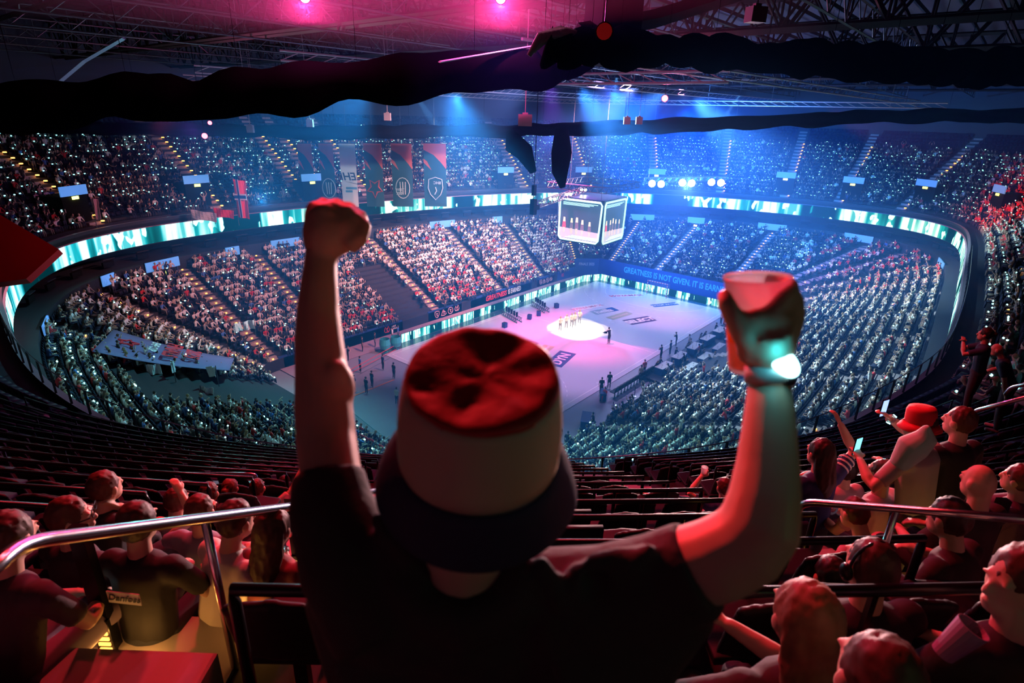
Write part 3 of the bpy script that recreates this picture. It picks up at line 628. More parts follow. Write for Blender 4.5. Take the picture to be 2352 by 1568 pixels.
# ------------------------------------------------------------------ people
V3 = Vector
def ik(s, t, l1, l2, pole):
    s, t = V3(s), V3(t); d = t - s; L_ = min(d.length, (l1 + l2) * .995); d.normalize(); t = s + d * L_
    a = (l1 * l1 - l2 * l2 + L_ * L_) / (2 * L_); h = math.sqrt(max(l1 * l1 - a * a, 0)); q = V3(pole); q = q - d * q.dot(d); q.normalize()
    return s + d * a + q * h, t
def person_shapes(sit=True, lean=.1, lh=None, rh=None, yaw=0., pitch=0., hair='short', sleeve='short', wide=1., detail=0, n=6, shorts=False, scale=1., knee=.44):
    """-> dict of MB for body, hair, top, trousers, shoes (+ wrist points); x right, y forward, z up, origin on the floor"""
    B, H, T, P, S, S2 = MB(), MB(), MB(), MB(), MB(), MB()
    hz = .50 if sit else .93
    hip = V3((0, 0, hz)); up = V3((0, math.sin(lean), math.cos(lean))); fw = V3((0, math.cos(lean), -math.sin(lean))); X = V3((1, 0, 0))
    ch = hip + up * .30; nb = hip + up * .52; sh = hip + up * .46
    hd = nb + up * .17 + fw * .02; Rh = Matrix.Rotation(yaw, 3, 'Z') @ Matrix.Rotation(-pitch - lean * .5, 3, 'X')
    k = max(n, 8) if n > 6 else n
    # head and neck
    B.tube([nb - up * .06, nb + up * .10], [.062, .055], k)
    B.ball(hd, (.073, .090, .115), k + 2, max(5, k - 1), Rh)
    if detail:
        B.ball(hd + Rh @ V3((0, .035, -.075)), (.05, .06, .045), k, 6, Rh)       # jaw
        B.tube([hd + Rh @ V3((0, .088, .02)), hd + Rh @ V3((0, .108, -.020)), hd + Rh @ V3((0, .09, -.035))], [.010, .016, .010], 6)
        for s in (-1, 1):
            B.ball(hd + Rh @ V3((s * .08, 0, -.01)), (.012, .026, .034), 8, 6, Rh)
            B.ball(hd + Rh @ V3((s * .032, .086, .03)), (.018, .012, .008), 6, 5, Rh)
        B.ball(hd + Rh @ V3((0, .092, -.058)), (.024, .012, .009), 6, 5, Rh)
    # hair
    if hair == 'short': H.ball(hd + Rh @ V3((0, -.022, .026)), (.087, .102, .113), k + 2, max(5, k - 1), Rh)
    if hair == 'crop': H.ball(hd + Rh @ V3((0, -.020, .024)), (.082, .097, .107), k + 2, max(5, k - 1), Rh)
    if hair == 'long':
        H.ball(hd + Rh @ V3((0, -.024, .024)), (.092, .105, .116), k + 2, max(5, k - 1), Rh)
        H.tube([hd + Rh @ V3((0, -.05, .02)), hd + Rh @ V3((0, -.075, -.10)), hd - up * .22 - fw * .10, hd - up * .34 - fw * .11], [.095, .10, .09, .04], k, flat=(1, .65))
    if hair == 'bun':
        H.ball(hd + Rh @ V3((0, -.022, .026)), (.087, .102, .113), k + 2, max(5, k - 1), Rh); H.ball(hd + Rh @ V3((0, -.13, .03)), .042, k, 6)
    if hair == 'cap':
        H.ball(hd + Rh @ V3((0, -.01, .036)), (.09, .104, .104), k + 2, max(5, k - 1), Rh); H.tube([hd + Rh @ V3((0, .06, .06)), hd + Rh @ V3((0, .16, .045))], [.07, .06], k, flat=(1, .16))
    # torso
    w_ = wide
    T.tube([hip - up * .04, hip + up * .10, ch, sh - up * .03, sh + up * .03, nb + up * .015], [.155 * w_, .158 * w_, .168 * w_, .175 * w_, .14 * w_, .062], k, flat=(1, .66))
    for s in (-1, 1): T.ball(sh + X * s * .165 * w_ - up * .01, (.075, .075, .075), k, max(5, k - 2))
    wr = {}
    for s, tgt, key in ((-1, lh, 'l'), (1, rh, 'r')):
        a = sh + X * s * .185 * w_ - up * .01
        if tgt is None: tgt = (s * .12, .36, hz + .14) if sit else (s * .24, .04, hz - .14)
        el, wt = ik(a, tgt, .29, .26, V3((s * .8, -.35, -.6))); wr[key] = (el, wt)
        if sleeve == 'long': T.tube([a, el, wt], [.062, .05, .036], n)
        else: T.tube([a, a.lerp(el, .75)], [.066, .058], n)
        B.tube([a, a.lerp(el, .5), el, el.lerp(wt, .35), wt], [.05, .048, .038, .042, .027], n)
        dr = (wt - el).normalized()
        if detail < 2: B.ball(wt + dr * .06, (.04, .04, .05), n, 5)
        else:
            sd = dr.cross(V3((0, 0, 1))); sd = sd.normalized() if sd.length > .1 else V3((1, 0, 0)); nn = sd.cross(dr).normalized()
            B.tube([wt, wt + dr * .05, wt + dr * .09], [.026, .038, .034], 8, flat=(1, .5))
            for f in range(4):
                o_ = wt + dr * .085 + sd * (f - 1.5) * .019; le = (.058, .068, .064, .048)[f]; cu = -nn * .5
                B.tube([o_, o_ + (dr + cu * .4).normalized() * le * .5, o_ + (dr + cu * .4).normalized() * le * .5 + (dr * .5 + cu).normalized() * le * .55], [.0095, .009, .0075], 6)
            B.tube([wt + dr * .03 + sd * .03, wt + dr * .06 + sd * .055 - nn * .01, wt + dr * .085 + sd * .05 - nn * .025], [.012, .011, .009], 6)
    # legs
    for s in (-1, 1):
        h0 = hip + X * s * .085
        if sit: kn = V3((s * .11, knee, .51)); an = V3((s * .11, knee + .02, .09)); toe = an + V3((s * .01, .14, -.045))
        else: kn = V3((s * .10, .02, .50)); an = V3((s * .11, -.02, .09)); toe = an + V3((s * .02, .16, -.045))
        P.tube([h0, h0.lerp(kn, .55), kn], [.10 * w_, .085, .062], n)
        if shorts: B.tube([kn, kn.lerp(an, .35), an], [.056, .056, .036], n)
        else: P.tube([kn, kn.lerp(an, .4), an], [.062, .06, .045], n)
        (S if s < 0 else S2).tube([an + V3((0, -.05, -.045)), an + V3((0, .03, -.04)), toe], [.042, .046, .036], n, flat=(1, .8))
    if not detail: P.ball(hip, (.15 * w_, .11, .09), n, 5)
    else: P.ball(hip, (.165 * w_, .125, .11), 12, 8)
    return dict(body=B, hair=H, top=T, trousers=P, shoe=S, shoe2=S2), wr, hd
POSES = [dict(), dict(lean=.25), dict(lean=-.08, lh=(-.05, .30, .9), rh=(.06, .30, .92)), dict(lh=(-.25, .25, 1.3)), dict(lh=(-.24, .1, 1.45), rh=(.25, .12, 1.5)),
         dict(rh=(.2, .3, 1.25), yaw=.5), dict(lean=.15, yaw=-.6, lh=(-.2, .38, .75)), dict(lean=.4, lh=(-.1, .42, .62), rh=(.1, .42, .62)), dict(sleeve='long', lean=.1)]
STAND = [dict(sit=False, lean=.03), dict(sit=False, lh=(-.22, .15, 1.85), rh=(.2, .2, 1.8)), dict(sit=False, lh=(-.05, .28, 1.3), rh=(.05, .28, 1.32))]
HAIRS = ['short', 'long', 'crop', 'bun', 'short', 'cap', 'short', 'long', 'short']
# ---- low-detail crowd, one mesh of many people nobody could count
def make_template(kw):
    sh, wr, hd = person_shapes(n=4, **kw); V = []; F = []; C = []
    for ci, key in enumerate(('body', 'hair', 'top', 'trousers')):
        mb = sh[key]; n = len(V); V += mb.V; F += [tuple(i + n for i in f) for f in mb.F]; C += [ci] * len(mb.F)
    Q = []
    for f, c in zip(F, C):
        if len(f) <= 4: Q.append((f, c))
        else: Q += [((f[0], f[i], f[i + 1]), c) for i in range(1, len(f) - 1)]
    e, wt = wr['l' if len(V) % 2 else 'r']; wp = e.lerp(wt, .9)
    mb = MB().box(wp, (.11, .07, .06)); n = len(V); V += mb.V; Q += [(tuple(i + n for i in f), 4) for f in mb.F]
    return np.array([tuple(v) for v in V]), [f for f, c in Q], [c for f, c in Q]
TPL = []
for i, kw in enumerate(POSES): TPL.append(make_template(dict(hair=HAIRS[i], **kw)))
for i, kw in enumerate(STAND): TPL.append(make_template(dict(hair='short', **kw)))
SKIN = [(.62, .40, .30), (.55, .34, .25), (.70, .48, .38), (.42, .25, .17)]
HAIRC = [(.02, .013, .01), (.07, .035, .02), (.22, .14, .07), (.012, .012, .012), (.30, .26, .22)]
TOPS = [('white', (.78, .76, .76), 26), ('black', (.02, .02, .025), 26), ('red', (.60, .03, .04), 10), ('grey', (.25, .25, .27), 12), ('navy', (.02, .04, .14), 12), ('blue', (.06, .18, .5), 6), ('beige', (.50, .42, .34), 8)]
TOPW = np.array([t[2] for t in TOPS], float); TOPW /= TOPW.sum()
def vcol_material(name):
    m = mat(name, (.5, .5, .5), .8); N = m.node_tree.nodes; a = N.new('ShaderNodeAttribute'); a.attribute_name = 'Col'
    m.node_tree.links.new(a.outputs['Color'], N['Principled BSDF'].inputs['Base Color']); return m
M['crowd'] = vcol_material('crowd_clothes')
def crowd_mesh(name, people, ledm):
    """people: list of (x,y,z,fx,fy,template,top colour,band on,scale)"""
    Vs = []; LI = []; LT = []; MI = []; CO = []; off = 0
    cache = []
    for (V, F, C) in TPL:
        cache.append((V, [f for f, c in zip(F, C) if c < 4], [c for c in C if c < 4], [f for f, c in zip(F, C) if c == 4], len(V) - 8))
    for (x, y, z, fx, fy, t, tc, band, scl) in people:
        V, F, C, FB, nb = cache[t]
        if not band: V = V[:nb]
        P = np.empty_like(V); P[:, 0] = x + (V[:, 0] * fy + V[:, 1] * fx) * scl; P[:, 1] = y + (-V[:, 0] * fx + V[:, 1] * fy) * scl; P[:, 2] = z + V[:, 2] * scl
        sk = SKIN[rng.randrange(4)]; hc = HAIRC[rng.randrange(5)]; pc = (.02, .03, .07) if rng.random() < .7 else (.2, .18, .16)
        cols = (sk, hc, tc, pc)
        Vs.append(P)
        for f, c in zip(F, C):
            LI.extend([i + off for i in f]); LT.append(len(f)); MI.append(0); CO.append(cols[c])
        if band:
            for f in FB: LI.extend([i + off for i in f]); LT.append(4); MI.append(1); CO.append((.1, .6, .7))
        off += len(V)
    Vs = np.concatenate(Vs); me = bpy.data.meshes.new(name); LT = np.array(LT, np.int32); LI = np.array(LI, np.int32)
    me.vertices.add(len(Vs)); me.vertices.foreach_set('co', Vs.astype(np.float32).ravel())
    me.loops.add(len(LI)); me.loops.foreach_set('vertex_index', LI)
    me.polygons.add(len(LT)); me.polygons.foreach_set('loop_start', np.r_[0, np.cumsum(LT)[:-1]].astype(np.int32)); me.polygons.foreach_set('loop_total', LT)
    me.materials.append(M['crowd']); me.materials.append(ledm); me.polygons.foreach_set('material_index', np.array(MI, np.int32))
    ca = me.color_attributes.new('Col', 'FLOAT_COLOR', 'CORNER'); cc = np.repeat(np.c_[np.array(CO), np.ones(len(CO))], LT, axis=0)
    ca.data.foreach_set('color', cc.astype(np.float32).ravel())
    me.update(); me.validate(); return me

# ------------------------------------------------------------------ aisles
def frac(A, u):
    u = u % RM; k = int(u); f = u - k; return A[k] * (1 - f) + A[(k + 1) % RM] * f
SPC = np.hypot(*(np.roll(RP, -1, 0) - RP).T).mean()
def up_pos(u, d): return frac(RP, u) + frac(RN, u) * d
def up_z(d, u): return UZ if d < UD0 else frac(UBK, u) + UH * int((d - UD0) / UD)
def low_pos(u, s): return frac(IP, u) * (1 - s) + frac(OP, u) * s
def low_z(u, s):
    r = min(int(s * LROWS), LROWS - 1); z0 = frac(Z0, u); return z0 + (8.0 - z0) * r / (LROWS - 1)
def col_of(px, py, which):
    h = hit(px, py, which)
    if which == 'up':
        P = np.array(h[0][:2]); best = min(np.arange(h[1] - 30, h[1] + 30, .1), key=lambda u: abs(np.cross(frac(RN, u), P - frac(RP, u)))); return best
    return h[1] + .5
AU = [col_of(*q, 'up') for q in [(600, 1400), (1850, 1300), (655, 400), (430, 400), (130, 450), (1160, 350), (1320, 345), (1500, 400), (1660, 390), (1820, 390), (1955, 410), (2140, 420)]]
AU[0] += .35; AU[1] -= .35
AU += [AU[0] + 16, AU[0] + 30, AU[1] - 15, AU[1] - 31, AU[1] - 46, AU[1] - 62, 76, 84]
AL = [col_of(*q, 'low') for q in [(1548, 575), (1728, 585), (1430, 560), (1900, 610), (1080, 595), (900, 610), (500, 700), (1185, 555), (1320, 600), (620, 620)]]
AL += [(AL[3] + 8), AL[3] + 18, AL[3] + 28, AL[3] + 38, AL[3] + 50, AL[3] + 62, AL[3] + 76, AL[3] + 90, AL[6] - 14, AL[6] - 28]
def circd(a, b): return abs((a - b + RM / 2) % RM - RM / 2)
def near_aisle(u, A, wd): return any(circd(u, a) < wd for a in A)
# stairs: one object per tier side, step lights
sl_near, sl_far = [], []
def stairs(A, tier):
    mb = MB()
    for ai, a in enumerate(A):
        if tier == 'up':
            for r in range(UROWS):
                zr = frac(UBK, a) + UH * r; n = frac(RN, a); rz = math.atan2(n[1], n[0])
                p = up_pos(a, UD0 + UD * (r + .25)); q = up_pos(a, UD0 + UD * (r + .75))
                mb.box((p[0], p[1], zr + .012), (UD / 2, 1.2, .03), rz); mb.box((q[0], q[1], zr + UH / 4), (UD / 2, 1.2, UH / 2), rz); z = zr
                if r < 16 or np.hypot(*(p - CP[:2])) < 40:
                    t = np.array([-n[1], n[0]])
                    for s in ((-1,) if ai > 1 else (-1, 1)): q = p + t * .62 * s; (sl_near if np.hypot(*(q - CP[:2])) < 22 else sl_far).append((q[0], q[1], z + .28, rz))
        else:
            for r in range(LROWS):
                s0 = (r + .25) / LROWS; p = low_pos(a, s0); p2 = low_pos(a, (r + .75) / LROWS); v = p2 - p; dl = np.hypot(*v); rz = math.atan2(v[1], v[0]); z = low_z(a, s0); zn = low_z(a, min((r + 1.2) / LROWS, .99))
                mb.box((p[0], p[1], z + .01), (dl, 1.15, .04), rz); mb.box((p2[0], p2[1], (z + zn) / 2 - .1), (dl, 1.15, .22), rz)
                sl_far.append((p[0], p[1], z + .10, rz)) if r % 1 == 0 and not (p[1] < -14 and r % 5) else None
    return mb
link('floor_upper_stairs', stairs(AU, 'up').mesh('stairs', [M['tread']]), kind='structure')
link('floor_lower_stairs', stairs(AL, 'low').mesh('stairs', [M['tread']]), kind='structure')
def visible(x, y, z, m=60):
    q = project([(x, y, z)])[0]; return q[2] > 0 and -m < q[0] < 2352 + m and -m < q[1] < 1568 + m
ring_poly = RP + RN * .6
def through_ring(x, y, z):         # seen through the opening of the ring
    t = (13.0 - CP[2]) / (z - CP[2]); X = CP[0] + (x - CP[0]) * t; Y = CP[1] + (y - CP[1]) * t
    k = np.argmin((RP[:, 0] - X) ** 2 + (RP[:, 1] - Y) ** 2); return np.dot(np.array([X, Y]) - RP[k], RN[k]) < .7
mb = MB()
for (x, y, z, rz) in sl_far:
    if visible(x, y, z) and (z > 12 or through_ring(x, y, z)): mb.box((x, y, z), (.22, .22, .10) if z > 12 else (.09, .16, .07), rz)
o = mb.build('step_lights', M['amber'], kind='stuff'); tag(o, 'rows of small amber step lights along the aisles of both tiers', 'step lights')

# ------------------------------------------------------------------ seats and spectators
tunnels = [(-14.6, -10.6)]
def blocked_low(p, u, s):
    if -15.2 < p[0] < -10.4 and p[1] > 14 and s < .62: return True         # dark tunnel, far side
    if -45 < p[0] < -30 and 2.0 < p[1] < 9.5: return True                  # tarpaulin over the corner tunnel
    if p[1] < -12 and -7 < p[0] < 21 and s < .30: return True              # hospitality tables
    return False
low_seats, up_seats = [], []
for r in range(LROWS):
    s = (r + .55) / LROWS; u = 0.
    while u < RM:
        p = low_pos(u, s); q = low_pos(u + .5, s); step = .5 * .54 / max(np.hypot(*(q - p)), .05); step = min(step, 6.)
        if not near_aisle(u, AL, .9 / max(np.hypot(*(q - p)) * 2, .2)) and not blocked_low(p, u, s):
            f = frac(IP, u) - frac(OP, u); f = f / np.hypot(*f); low_seats.append((p[0], p[1], low_z(u, s), f[0], f[1], u, s))
        u += step
for r in range(UROWS):
    d = UD0 + UD * (r + .5); u = rng.random()
    while u < RM:
        p = up_pos(u, d); q = up_pos(u + .5, d); sp = np.hypot(*(q - p)) * 2
        if not near_aisle(u, AU, .85 / sp): n = frac(RN, u); up_seats.append((p[0], p[1], frac(UBK, u) + UH * r, -n[0], -n[1], u, r))
        u += .52 / sp
low_seats = [s for s in low_seats if visible(*s[:3]) and through_ring(*s[:3])]
near_u = [s for s in up_seats if math.hypot(s[0] - CP[0], s[1] - CP[1]) < 14]
up_seats = [s for s in up_seats if visible(*s[:3]) and math.hypot(s[0] - CP[0], s[1] - CP[1]) >= 1.2]
print('seats', len(low_seats), len(up_seats))
def seat_shapes():
    a = MB().box((0, .02, .43), (.46, .42, .05)); b = MB().box((0, -.22, .66), (.46, .05, .42), R=Matrix.Rotation(.12, 3, 'X')); return a, b
sa, sb = seat_shapes(); SV = np.array([tuple(v) for v in sa.V + sb.V]); SF = np.array(sa.F + [tuple(i + 8 for i in f) for f in sb.F])
def seat_mass(name, seats):
    Vs = []; Fs = []
    for i, s in enumerate(seats):
        x, y, z, fx, fy = s[:5]; P = np.empty_like(SV); P[:, 0] = x + SV[:, 0] * fy + SV[:, 1] * fx; P[:, 1] = y - SV[:, 0] * fx + SV[:, 1] * fy; P[:, 2] = z + SV[:, 2]
        Vs.append(P); Fs.append(SF + i * 16)
    Vs = np.concatenate(Vs); Fs = np.concatenate(Fs); me = bpy.data.meshes.new(name)
    me.vertices.add(len(Vs)); me.vertices.foreach_set('co', Vs.astype(np.float32).ravel()); me.loops.add(Fs.size); me.loops.foreach_set('vertex_index', Fs.astype(np.int32).ravel())
    me.polygons.add(len(Fs)); me.polygons.foreach_set('loop_start', (np.arange(len(Fs)) * 4).astype(np.int32)); me.polygons.foreach_set('loop_total', np.full(len(Fs), 4, np.int32))
    me.materials.append(M['seat']); me.update(); return me
# ---- who sits where
def hidden_by_man(px, py):
    return (683 < px < 800 and 480 < py < 1100) or (880 < px < 1290 and 780 < py < 1300) or (700 < px < 1600 and py > 1330) or (1680 < px < 1800 and 640 < py < 1350) or (860 < px < 1310 and 1000 < py < 1280)
people = []
def pick_top(bias=None):
    if bias and rng.random() < bias[1]: return next(i for i, t in enumerate(TOPS) if t[0] == bias[0])
    return int(nr.choice(len(TOPS), p=TOPW))
for (x, y, z, fx, fy, u, s) in low_seats:
    dens = .84; bias = None
    if x > 22: dens = .55; bias = ('black', .75)
    if y > 14 and s < .22: bias = ('red', .35)
    elif y > 14: bias = ('white', .35)
    if x > 20 and y < -16 and s > .45: bias = ('red', .45)
    elif y < -14: bias = ('white', .45)
    if x < -30 and y > 8: dens = .7
    if rng.random() < dens:
        t = rng.choice([0, 0, 0, 1, 2, 3, 5, 6, 7, 8, 8]); pose_i = t
        if rng.random() < .04: t = 9 + rng.randrange(3)
        people.append(dict(p=(x, y, z), f=(fx, fy), t=t, c=pick_top(bias), band=rng.random() < (.5 if x > 22 else .3), tier='lower', row=int(s * LROWS), u=u))
for (x, y, z, fx, fy, u, r) in up_seats:
    _j = project([(x, y, z + .8)])[0]
    if math.hypot(x - CP[0], y - CP[1]) < 11.5 or (_j[2] > 0 and ((_j[0] < 2225 and _j[1] > 620) or _j[1] > 930)): continue
    if r > 14 and math.hypot(x - CP[0], y - CP[1]) > 40: continue
    dens = .68; bias = ('black', .82 if x > 15 else .6)
    if y < -33 and 0 < x: bias = ('red', .6)
    if rng.random() < dens:
        t = rng.choice([0, 0, 1, 2, 3, 4, 5, 7, 8])
        if rng.random() < .05: t = 9 + rng.randrange(3)
        people.append(dict(p=(x, y, z), f=(fx, fy), t=t, c=pick_top(bias), band=rng.random() < .62, tier='upper', row=r, u=u))
pj = project([(q['p'][0], q['p'][1], q['p'][2] + .8) for q in people])
for q, j in zip(people, pj):
    q['px'] = j; q['vis'] = 0 < j[0] < 2352 and 0 < j[1] < 1568 and not hidden_by_man(j[0], j[1])
order = sorted((q for q in people if q['vis']), key=lambda q: q['px'][2])
N_IND = 262
for q in order[:N_IND]: q['ind'] = True
mass = [q for q in people if not q.get('ind')]
def rows_(q): return (*q['p'], *q['f'], q['t'], TOPS[q['c']][1], q['band'], .92 + rng.random() * .14)
o = link('crowd', crowd_mesh('crowd', [rows_(q) for q in mass if q['tier'] == 'lower'], M['led']), kind='stuff'); tag(o, 'dense seated crowd with glowing wristbands filling the lower tier', 'crowd')
o = link('crowd', crowd_mesh('crowd', [rows_(q) for q in mass if q['tier'] == 'upper'], M['ledfar']), kind='stuff'); tag(o, 'dark crowd dotted with cyan wristbands filling the upper tier', 'crowd')
print('crowd', len(mass), 'individuals', N_IND)
# ---- people built with parts
def solid(n, c, r=.8, **k): return mat(n, c, r, **k)
SKM = [solid('skin', c, .55, Subsurface_Weight=0.) for c in SKIN]; HRM = [solid('hair', c, .6) for c in HAIRC[:4]]; TPM = [solid(t[0] + '_fabric', t[1], .85) for t in TOPS]
TRM = [solid('trousers_navy', (.02, .03, .07)), solid('trousers_black', (.012, .012, .014)), solid('trousers_grey', (.18, .17, .17))]; SHM = solid('shoe', (.3, .3, .3), .6)
VAR = []
def variant(kw, voxel, n, detail=0):
    sh, wr, hd = person_shapes(n=n, detail=detail, **kw); out = {}
    for key in ('body', 'hair', 'top', 'trousers', 'shoe', 'shoe2'):
        if not sh[key].V: continue
        o = fuse(sh[key], key, [None] if False else [M['white']], voxel if key != 'hair' else voxel * .8, 2); out[key] = o.data; bpy.data.objects.remove(o)
    e, w_ = wr['r']; out['wrist'] = (e, w_); out['hd'] = hd; return out
for i, kw in enumerate(POSES + STAND): VAR.append(variant(dict(hair=(HAIRS + ['short', 'long', 'crop'])[i], **kw), .032, 7))
bandfg = MB().lathe([(.031, -.010), (.035, -.010), (.035, .010), (.031, .010)], 14).mesh('wristband', [mat('band_grey', (.25, .25, .27), .5)])
bandled = MB().box((0, .036, .0), (.012, .006, .012)).box((.016, .034, .0), (.012, .006, .012)).box((0, -.036, .0), (.012, .006, .012)).box((.016, -.034, .0), (.012, .006, .012)).mesh('lamp_dot', [M['led']])
bandmesh = MB().lathe([(.036, -.018), (.042, -.018), (.042, .018), (.036, .018)], 10).mesh('wristband', [M['led']])
def assemble(v, cols, loc, rz, band=True, scale=1.):
    """a person: body mesh on top, clothing and hair as its parts"""
    ob = {}
    body = link('person', v['body']); body.location = loc; body.rotation_euler = (0, 0, rz); body.scale = (scale,) * 3; ob['body'] = body
    for key in ('hair', 'top', 'trousers', 'shoe', 'shoe2'):
        if key in v: ob[key] = link({'hair': 'hair', 'top': 'shirt', 'trousers': 'trousers', 'shoe': 'shoe', 'shoe2': 'shoe'}[key], v[key], body)
    for key, m in cols.items():
        if key in ob: s = ob[key].material_slots[0]; s.link = 'OBJECT'; s.material = m
    if band:
        e, w_ = v['wrist']; b = link('wristband', bandmesh, body); b.location = e.lerp(w_, .9); b.rotation_euler = (w_ - e).to_track_quat('Z', 'Y').to_euler()
    return body
ORD = ['first', 'second', 'third', 'fourth', 'fifth', 'sixth', 'seventh', 'eighth', 'ninth', 'tenth', 'eleventh', 'twelfth', 'thirteenth', 'fourteenth', 'fifteenth', 'sixteenth', 'seventeenth', 'eighteenth', 'nineteenth', 'twentieth', 'topmost']
PDESC = ['hands on lap', 'leaning forward', 'clapping', 'one hand raised', 'both arms raised', 'pointing', 'head turned', 'hunched forward', 'long sleeves', 'standing', 'standing arms up', 'standing clapping']
seen_ = {}
for q in order[:N_IND]:
    t = q['t']; sk = rng.randrange(4); hr = rng.randrange(4)
    cols = dict(body=SKM[sk], hair=HRM[hr], top=TPM[q['c']], trousers=TRM[rng.randrange(3)], shoe=SHM, shoe2=SHM)
    o = assemble(VAR[t], cols, q['p'], math.atan2(-q['f'][0], q['f'][1]), q['band'], .94 + rng.random() * .1)
    px, py, _ = q['px']
    if q['tier'] == 'upper': zone = 'of upper tier at right' if px > 1800 else 'of upper tier at left'
    elif px < 900: zone = 'of lower tier below raised fist' if px > 500 else 'of lower tier at far left'
    elif px < 1700: zone = 'of lower tier beyond the railing'
    elif px < 1950: zone = 'of lower tier beside the cup arm'
    else: zone = 'of lower tier right of cup'
    lab = f"person in {TOPS[q['c']][0]} top, {PDESC[t]}, {ORD[q['row']]} row {zone}"
    if len(lab.split()) < 15: lab = lab.replace(' top,', f" top, {['brown', 'auburn', 'fair', 'black'][hr]} hair,")
    tag(o, lab, 'person', 'spectators ' + zone[3:])
# ---- seats: the nearest as things of their own, the rest of the bowl as one mass
allseats = sorted(low_seats + up_seats, key=lambda s: math.dist(s[:3], CP))
def seat_ok(s): j = project([(s[0], s[1], s[2] + .6)])[0]; return 0 < j[0] < 2352 and 0 < j[1] < 1568 and j[2] > 0 and not hidden_by_man(j[0], j[1])
ind = [s for s in allseats[:900] if seat_ok(s)][:180]; ids = set(id(s) for s in ind)
o = link('tier_seats', seat_mass('seats', [s for s in allseats if id(s) not in ids]), kind='stuff'); tag(o, 'rows of dark navy tip-up seats filling both tiers', 'seats')
_s = MB(); _s.tube([(-.2, .2, .44), (0, .22, .445), (.2, .2, .44)], .028, 8); _s.box((0, 0, .44), (.44, .40, .05)); seat_me = fuse(_s, 'seat', M['seatb'], .02, 2)
_b = MB()
for k in range(9):
    a = (k - 4) / 4; _b.tube([(a * .2, -.20 - .03 * (1 - a * a), .50), (a * .2, -.25 - .03 * (1 - a * a), .72), (a * .19, -.29 - .03 * (1 - a * a), .90 - .05 * a * a)], .028, 6)
back_me = fuse(_b, 'backrest', M['seatb'], .02, 2); sm_, bm_ = seat_me.data, back_me.data; bpy.data.objects.remove(seat_me); bpy.data.objects.remove(back_me)
leg_me = MB().box((0, -.12, .21), (.06, .05, .42)).box((0, -.12, .01), (.2, .12, .02)).mesh('support', [M['blackm']])
for s in ind:
    e = empty('stadium_seat', s[:3], math.atan2(-s[3], s[4])); link('seat', sm_, e); link('backrest', bm_, e); link('support', leg_me, e)
    j = project([(s[0], s[1], s[2] + .6)])[0]; up = s[2] > 12.5
    side = 'left of the man' if j[0] < 1176 else 'right of the man'
    tag(e, f"black tip-up stadium seat, {ORD[min(int(s[6]) if up else int(s[6] * LROWS), 20)]} row of {'upper' if up else 'lower'} tier {side}", 'seat', f"stadium seats {'upper' if up else 'lower'} tier {side}")
# ------------------------------------------------------------------ glass railing of the near upper tier
nearK = [k % RM for k in range(int(AU[1]) - 75, int(AU[0]) + 46)]
def railing():
    e = empty('balcony_railing', (*RP[nearK[0]], UZ)); tag(e, 'glass balcony railing with dark posts along the near upper tier edge', 'railing')
    o = np.array([*RP[nearK[0]], UZ])
    T = [Vector((*(RP[k] + RN[k] * .12), UZ + 1.28)) - Vector(o) for k in nearK]
    MB().tube(T, .022, 6).build('top_rail', M['chrome'], e)
    g = MB()
    for i in range(len(nearK) - 1):
        a, b = T[i], T[i + 1]; g.add([a - Vector((0, 0, .06)), b - Vector((0, 0, .06)), b - Vector((0, 0, .95)), a - Vector((0, 0, .95))], [(0, 1, 2, 3)])
    gm = g.build('glass_panel', mat('rail_glass', (.6, .8, .85), .05, Alpha=.10), e)
    for i in range(0, len(nearK), 2):
        MB().box(T[i] - Vector((0, 0, .64)), (.07, .05, 1.28), math.atan2(RN[nearK[i]][1], RN[nearK[i]][0])).build('post', M['blackm'], e)
railing()
# ------------------------------------------------------------------ safety rails of the rows near us
def seg_cols(c0, c1, n): return [c0 + (c1 - c0) * i / n for i in range(n + 1)]
blocks = [('centre block', AU[1] + 1.0, AU[0] - 1.0), ('left block', AU[0] + 1.0, AU[0] + 15), ('right block', AU[1] - 13.5, AU[1] - 1.0)]
for bn, c0, c1 in blocks:
    for r in range(2, 17):
        if bn == 'left block' and r > 15: continue
        d = UD0 + UD * r + .15; z = frac(UBK, (c0 + c1) / 2) + UH * r
        P = [Vector((*up_pos(u, d), z + .72)) for u in seg_cols(c0, c1, 10)]
        if min((p - Vector(CP)).length for p in P) < .6: continue
        ends = [P[0] - Vector((0, 0, .71)), P[0] - Vector((0, 0, .06))] + P + [P[-1] - Vector((0, 0, .06)), P[-1] - Vector((0, 0, .71))]
        e = empty('row_rail', P[0] - Vector((0, 0, .72))); o = Vector(e.location)
        MB().tube([p - o for p in ends], .022, 8).build('rail', M['blackm'], e, True)
        for k in (3, 7): MB().tube([P[k] - o, P[k] - o - Vector((0, 0, .71))], .018, 6).build('post', M['blackm'], e)
        tag(e, f'black safety rail before the {ORD[r]} row of the upper tier, {bn}', 'rail', 'row safety rails')
